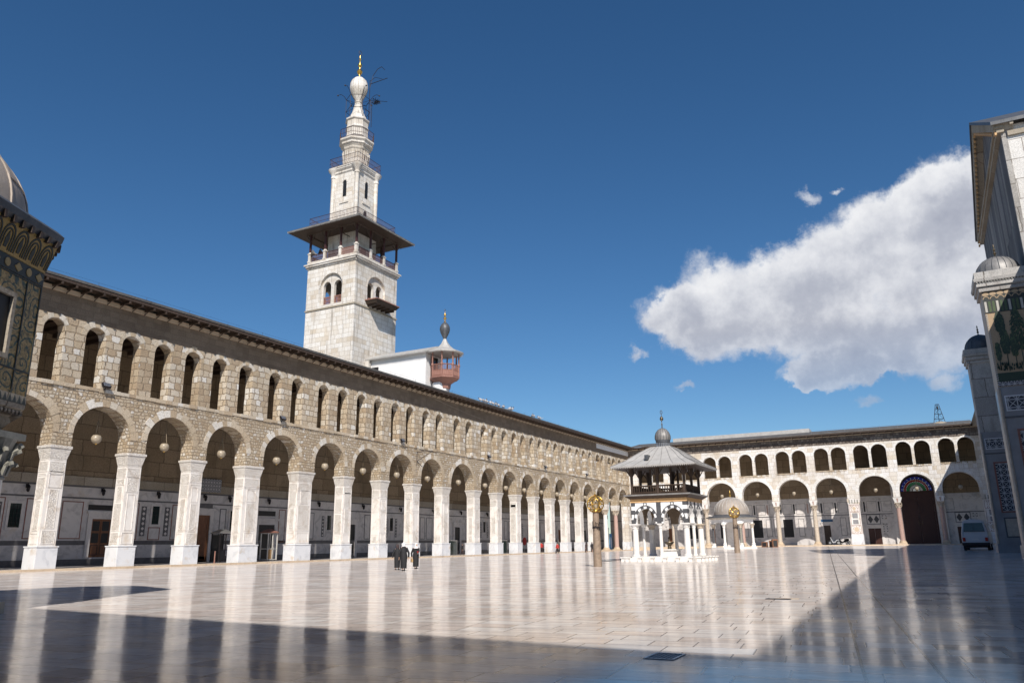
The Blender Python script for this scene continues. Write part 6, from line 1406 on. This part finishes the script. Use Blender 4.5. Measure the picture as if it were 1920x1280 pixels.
# wooden boxes beside the small dome
for i, (y, lab) in enumerate(((30.6, 'low brown wooden box tilted against the foot of the small domed kiosk'), (29.0, 'brown wooden crate with dark open front, middle of three near the far column'), (28.2, 'brown wooden crate standing taller beside the far tan column'))):
    x = 160-i*1.5; T = thing('wooden_box', lab, 'box', (x, y-0.9, gr(x, y)), radians(10*i), 'brown wooden boxes near the small dome'); mb = MB(); mb.box(-0.6, 0.6, -0.5, 0.5, 0, 1.0+0.25*i)
    mb.build('box', M_DOOR, T, bevel=0.02); mb = MB(); mb.box(-0.62, -0.60, -0.36, 0.36, 0.14, 0.85+0.2*i); mb.build('open_front', M_BLK2, T)
# scooter under the east arcade
for i, (y, lab) in enumerate(((18.9, 'white and grey scooter parked under the east arcade beside the white inlaid pier'), (17.3, 'dark motorcycle half hidden behind the white inlaid pier'))):
    T = thing('scooter', lab, 'scooter', (178.6, y, 0.7), radians(90+20*i))
    for s in (-0.95, 0.95):
        mb = MB(); a = [(s+0.42*cos(2*pi*k/18), 0, 0.42+0.42*sin(2*pi*k/18)) for k in range(19)]; mb.path(a, 0.09, 6); w = mb.build('wheel', M_TYR, T); mb = MB(); mb.tube((s, -0.06, 0.42), (s, 0.06, 0.42), 0.25, 0.25, 12); mb.build('rim', M_STEEL, w)
    mb = MB(); mb.extr([(-1.15, 0.75), (-0.2, 0.45), (0.45, 0.4), (0.75, 1.25), (0.62, 1.3), (0.35, 0.62), (-0.1, 0.7), (-0.35, 1.05), (-1.2, 1.1)], lambda a, b, d: (a, d, b), -0.22, 0.22); mb.build('body', M_CARW if i == 0 else M_IRON, T, bevel=0.05)
    mb = MB(); mb.box(-1.15, -0.25, -0.2, 0.2, 1.08, 1.25); mb.build('seat', M_TYR, T, bevel=0.05)
    mb = MB(); mb.tube((0.95, 0, 0.42), (0.6, 0, 1.5), 0.05); mb.tube((0.6, -0.42, 1.55), (0.6, 0.42, 1.55), 0.035); mb.build('handlebar', M_STEEL, T)
    mb = MB(); mb.lathe([(0.05, 0), (0.14, 0.05), (0.16, 0.14)], 0, 0, 10); o = mb.build('headlight', M_STEEL, T); o.location = (0.68, 0, 1.36); o.rotation_euler = (0, radians(80), 0)
# ------------------------------------------------------------------ van
VX, VY = 113.0, -4.15
van = thing('van', 'white minibus seen from behind, parked in shade before the great door', 'van', (VX, VY, gr(VX, VY)), radians(-6))
W2 = 1.42
sec = [(-W2, 0.75), (-W2-0.04, 1.3), (-W2, 2.05), (-W2+0.22, 3.3), (-W2+0.45, 3.62), (-0.5, 3.72), (0.5, 3.72), (W2-0.45, 3.62), (W2-0.22, 3.3), (W2, 2.05), (W2+0.04, 1.3), (W2, 0.75)]
mb = MB(); mb.extr(sec, lambda a, b, d: (d+(0.12 if (b > 3 and d < 1) else 0)-(0.5 if (b > 3 and d > 5) else 0), a, b), 0.0, 7.0); body = mb.build('body', M_CARW, van, bevel=0.08)
fr = lambda a, b, d: (-0.01-d+max(0, b-2.05)*0.09, a, b)
mb = MB(); mb.extr([(-1.12, 2.3), (1.12, 2.3), (1.0, 3.3), (-1.0, 3.3)], fr, 0.0, 0.03); mb.build('rear_window', M_WIN, body)
mb = MB(); rectmb(mb, fr, -0.02, 0.02, 2.3, 3.3, 0.03, 0.05); frame(mb, fr, -1.15, 1.15, 2.26, 2.3, 0.02, 0.0, 0.05); mb.build('wiper_bar', M_IRON, body, fix=False)
mb = MB(); rectmb(mb, fr, -0.75, 0.75, 0.95, 1.5, 0.0, 0.05); mb.build('tailgate_step', M_CARW, body); mb = MB(); rectmb(mb, fr, -0.35, 0.35, 1.25, 1.45, 0.05, 0.07); mb.build('number_plate', M_STEEL, body)
mb = MB(); mb.box(-0.14, 0.1, -W2-0.05, W2+0.05, 0.6, 0.95); mb.build('bumper', M_IRON, body, bevel=0.04)
for s in (-1, 1):
    mb = MB(); rectmb(mb, fr, s*1.2-0.16, s*1.2+0.16, 1.1, 1.55, 0.0, 0.05); mb.build('tail_light', M_TAIL, body)
    mb = MB(); sf = lambda a, b, d, s=s: (a, s*(W2-0.01-max(0, b-2.05)*0.176+d), b)
    for k in range(3): mb.extr([(0.6+k*1.8, 2.2), (2.2+k*1.8, 2.2), (2.2+k*1.8, 3.2), (0.6+k*1.8, 3.2)], sf, 0.0, 0.04)
    mb.build('side_windows', M_WIN, body, fix=False)
    for x in (1.3, 5.4):
        mb = MB(); mb.tube((x, s*(W2-0.3), 0.48), (x, s*(W2+0.02), 0.48), 0.48, 0.48, 20); w = mb.build('wheel', M_TYR, van); mb = MB(); mb.tube((x, s*(W2+0.02), 0.48), (x, s*(W2+0.04), 0.48), 0.25, 0.25, 14); mb.build('rim', M_STEEL, w)
mb = MB(); mb.box(0.3, 6.6, -1.1, 1.1, 0.35, 0.8); mb.build('underbody', M_IRON, van)

# ------------------------------------------------------------------ people
def skinmesh(name, verts, edges, radii, mat, parent, sub=2):
    me = bpy.data.meshes.new(name); bm = bmesh.new(); lay = bm.verts.layers.skin.verify()
    vs = [bm.verts.new(v) for v in verts]
    for v, r in zip(vs, radii):
        v[lay].radius = r if isinstance(r, tuple) else (r, r)
    vs[0][lay].use_root = True
    for a, b in edges: bm.edges.new((vs[a], vs[b]))
    bm.to_mesh(me); bm.free(); me.materials.append(mat)
    o = bpy.data.objects.new(name, me); COL.objects.link(o); o.parent = parent
    m = o.modifiers.new('skin', 'SKIN'); m.use_smooth_shade = True
    s = o.modifiers.new('sub', 'SUBSURF'); s.levels = sub; s.render_levels = sub
    return o
def ring_loft(mb, rings, n=20):
    """rings: (cx, cy, z, rx, ry)"""
    i = len(mb.v)
    for (cx, cy, z, rx, ry) in rings:
        for k in range(n):
            t = 2*pi*k/n; fold = 1+0.035*sin(5*t+z*3)*(1.0 if z < 0.9 else 0.3); mb.v.append((cx+rx*cos(t)*fold, cy+ry*sin(t)*fold, z))
    for j in range(len(rings)-1):
        for k in range(n): a = i+j*n+k; b = i+j*n+(k+1) % n; mb.f.append((a, b, b+n, a+n))
    mb.f.append(tuple(i+k for k in range(n))[::-1]); mb.f.append(tuple(i+(len(rings)-1)*n+k for k in range(n)))
def person(loc, rz, label, H=1.66, robe=M_ABAYA, scarf=M_SCARF, lean=0.0, step=0.22, armL=(0.15, -0.28, 0.82), armR=(-0.1, 0.3, 0.8), long_=True, head=None):
    T = thing('person', label, 'person', loc, rz); s = H/1.66
    hipz, shz = 0.88, 1.36; L = lambda x, z: x+lean*max(0, z-0.88)
    V = []; Ed = []; Rr = []
    def add(p, r, par=None):
        V.append((p[0]*s, p[1]*s, p[2]*s)); Rr.append(r*s if not isinstance(r, tuple) else (r[0]*s, r[1]*s))
        if par is not None: Ed.append((par, len(V)-1))
        return len(V)-1
    pel = add((0, 0, hipz), (0.13, 0.16)); wa = add((L(0, 1.08), 0, 1.08), (0.10, 0.13), pel); ch = add((L(0, 1.26), 0, 1.27), (0.11, 0.155), wa); nk = add((L(0.01, 1.42), 0, 1.42), 0.05, ch)
    hb = add((L(0.03, 1.5), 0, 1.50), 0.078, nk); ht = add((L(0.03, 1.58), 0, 1.585), 0.075, hb)
    for sd, st, arm in ((-1, step, armL), (1, -step, armR)):
        hj = add((0, sd*0.09, 0.84), 0.085, pel); kn = add((st*0.55+0.04, sd*0.09, 0.46), 0.055, hj); an = add((st, sd*0.09, 0.09), 0.035, kn); add((st+0.13, sd*0.10, 0.03), 0.03, an)
        sh = add((L(0, 1.34), sd*0.17, 1.345), 0.05, ch); hx_, hy_, hz_ = arm; wr = (L(hx_, hz_), hy_ if sd*hy_ > 0 else -hy_, hz_)
        el = ((L(0, 1.34)+wr[0])/2-0.05, (sd*0.2+wr[1])/2+sd*0.05, (1.34+wr[2])/2-0.02); e_ = add(el, 0.038, sh); w_ = add(wr, 0.024, e_)
        dv = Vector(wr)-Vector(el); dv.normalize(); pl = Vector(wr)+dv*0.07; pm = add(tuple(pl), (0.014, 0.03), w_)
        sdv = Vector((1, 0, 0)) if abs(dv.x) < 0.8 else Vector((0, 0, 1)); sdv = (sdv-dv*sdv.dot(dv)).normalized()
        for q_, ln_ in zip((-0.028, -0.010, 0.010, 0.027), (0.065, 0.08, 0.075, 0.055)):
            f0 = add(tuple(pl+dv*0.02+sdv*q_), 0.009, pm); add(tuple(pl+dv*(0.02+ln_)+sdv*q_*1.1+Vector((0.012, 0, -0.01))), 0.007, f0)
        t0 = add(tuple(Vector(wr)+dv*0.03+sdv*0.035), 0.010, w_); add(tuple(Vector(wr)+dv*0.07+sdv*0.055), 0.008, t0)
    body = skinmesh('body', V, Ed, Rr, M_SKIN, T)
    def hood(mat):
        mb = MB(); hx_ = L(0.03, 1.55)*s; ring_loft(mb, [(hx_-0.01, 0, 1.33*s, 0.13*s, 0.17*s), (hx_, 0, 1.40*s, 0.095*s, 0.11*s), (hx_-0.01, 0, 1.47*s, 0.10*s, 0.095*s), (hx_-0.015, 0, 1.55*s, 0.112*s, 0.10*s), (hx_-0.015, 0, 1.62*s, 0.098*s, 0.09*s), (hx_-0.01, 0, 1.668*s, 0.05*s, 0.05*s)], 18); mb.build('headscarf', mat, T, smooth=True)
        mb = MB(); fx = hx_+0.085*s; mb.extr([(0.058*s*cos(2*pi*k/14), (1.545+0.08*sin(2*pi*k/14))*s) for k in range(14)], lambda a, b, d: (fx+d-abs(a)*0.35, a, b), 0.0, 0.018*s); f_ = mb.build('face', M_SKIN, T, smooth=True)
        mb = MB()
        for sd in (-1, 1): mb.lathe([(0.002, 0), (0.011*s, 0.004*s), (0.002, 0.01*s)], fx+0.018*s, sd*0.024*s, 8)
        e = mb.build('eyes', M_IRON, f_); e.location = (0, 0, 1.555*s)
        mb = MB(); mb.tube((fx+0.01*s, 0, 1.55*s), (fx+0.035*s, 0, 1.525*s), 0.007*s, 0.012*s, 6); mb.build('nose', M_SKIN, f_); mb = MB(); mb.box(fx+0.01*s, fx+0.021*s, -0.02*s, 0.02*s, 1.495*s, 1.503*s); mb.build('mouth', M_WRB, f_)
    if scarf: hood(scarf)
    else:
        mb = MB(); hx_ = L(0.03, 1.55)*s; ring_loft(mb, [(hx_-0.03, 0, 1.50*s, 0.07*s, 0.085*s), (hx_-0.03, 0, 1.57*s, 0.085*s, 0.088*s), (hx_-0.015, 0, 1.63*s, 0.085*s, 0.08*s), (hx_, 0, 1.67*s, 0.04*s, 0.04*s)], 16); mb.build('hair', M_IRON, T, smooth=True)
    zb = 0.14 if long_ else 0.75
    mb = MB(); rr = []
    for (z, rx, ry) in ((zb, 0.24 if long_ else 0.17, 0.185), (0.35, 0.235, 0.19), (0.6, 0.215, 0.20), (0.85, 0.195, 0.22), (1.05, 0.155, 0.185), (1.22, 0.15, 0.20), (1.32, 0.12, 0.20), (1.39, 0.085, 0.13), (1.43, 0.06, 0.07)):
        if z >= zb: rr.append((L(0, z)*s+(0.02 if z < 0.5 else 0), 0, z*s, rx*s, ry*s))
    ring_loft(mb, rr, 24)
    mb.build('robe' if long_ else 'jacket', robe, T, smooth=True)
    for sd, arm in ((-1, armL), (1, armR)):
        hx_, hy_, hz_ = arm; wr = Vector((L(hx_, hz_), hy_ if sd*hy_ > 0 else -hy_, hz_)); sh = Vector((L(0, 1.33), sd*0.16, 1.335)); el = Vector(((L(0, 1.34)+wr.x)/2-0.05, (sd*0.2+wr.y)/2+sd*0.05, (1.34+wr.z)/2-0.02))
        mb = MB(); mb.tube(tuple(sh*s), tuple(el*s), 0.075*s, 0.062*s, 12); mb.tube(tuple(el*s), tuple((el+(wr-el)*0.93)*s), 0.062*s, 0.055*s, 12); mb.lathe([(0.02*s, -0.06*s), (0.063*s, 0), (0.02*s, 0.06*s)], el.x*s, el.y*s, 10); 
        o = mb.build('sleeve', robe, T, smooth=True)
        i0 = len(mb.v)
        me = o.data
        for vi in range(48, len(me.vertices)): me.vertices[vi].co.z += el.z*s
    if not long_:
        for sd, st in ((-1, step), (1, -step)):
            mb = MB(); mb.tube((0, sd*0.09*s, 0.85*s), (st*0.55*s+0.04*s, sd*0.09*s, 0.46*s), 0.1*s, 0.075*s, 12); mb.tube((st*0.55*s+0.04*s, sd*0.09*s, 0.46*s), (st*s, sd*0.09*s, 0.1*s), 0.075*s, 0.06*s, 12); mb.build('trouser_leg', M_DCL, T, smooth=True)
    for sd, st in ((-1, step), (1, -step)):
        mb = MB(); mb.lathe([(0.045*s, 0), (0.05*s, 0.03*s), (0.04*s, 0.075*s)], (st+0.05)*s, sd*0.09*s, 12, sx=2.4); mb.build('shoe', M_IRON, T, smooth=True)
    return T
away = atan2(34-31, 60-46)
p1 = person((42.3, 30.55, 0), radians(35+15), 'large woman in long black robe and white headscarf walking away, seen from behind', 1.76, lean=0.12, step=0.13, armL=(0.02, -0.3, 0.78), armR=(0.0, 0.3, 0.8))
p2 = person((43.9, 32.25, 0), radians(30), 'dark robed woman half hidden on the left of the larger black robed woman', 1.64, scarf=M_DCL, robe=M_ABAYA, lean=0.08, step=0.13)
p3 = person((46.2, 32.35, 0), radians(-130), 'woman in black coat and white headscarf walking towards the camera holding something red', 1.72, lean=0.04, step=0.13, armL=(0.06, -0.30, 0.76), armR=(0.22, 0.10, 1.06))
mb = MB(); mb.box(-0.14, 0.14, -0.05, 0.05, 0, 0.22); o = mb.build('handbag', M_TANC, None, bevel=0.02); o.location = (42.55, 30.1, 0.52); o.rotation_euler = (0, 0, 0.9); tag(o, 'tan bag hanging from the right hand of the large woman in black', 'handbag')
mb = MB(); mb.box(-0.07, 0.07, -0.02, 0.02, 0, 0.1); o = mb.build('pouch', M_REDC, None, bevel=0.01); o.location = (46.0, 32.05, 1.08); tag(o, 'small red pouch held by the woman facing the camera', 'pouch')
def placep(u, y): return (atpx(u, 1025, y), y)
for (u, y, z, rz, lab, kw) in ((1045, 61.0, 0, 2.6, 'person in a red jacket standing between white piers in the distance', dict(robe=M_REDC, scarf=None, long_=False, H=1.85)),
                          (1015, 63.5, 0.16, 0.3, 'second person in red behind the pier further left', dict(robe=M_REDC, scarf=None, long_=False, H=1.85)),
                          (1099, 57.5, 0, 1.2, 'dark clothed person standing in front of the last white pier', dict(robe=M_DCL, scarf=M_DCL, H=1.8)),
                          (1110, 55.5, 0, -2.2, 'person in black standing just left of the near lamp pillar', dict(robe=M_ABAYA, scarf=M_ABAYA, H=1.85)),
                          (867, 63.2, 0.16, 2.0, 'man in dark clothes standing in the shade at the left of the tenth pier', dict(robe=M_ABAYA, scarf=None, long_=False, H=1.7))):
    x, yy = placep(u, y); person((x, yy, z), rz, lab, **kw)
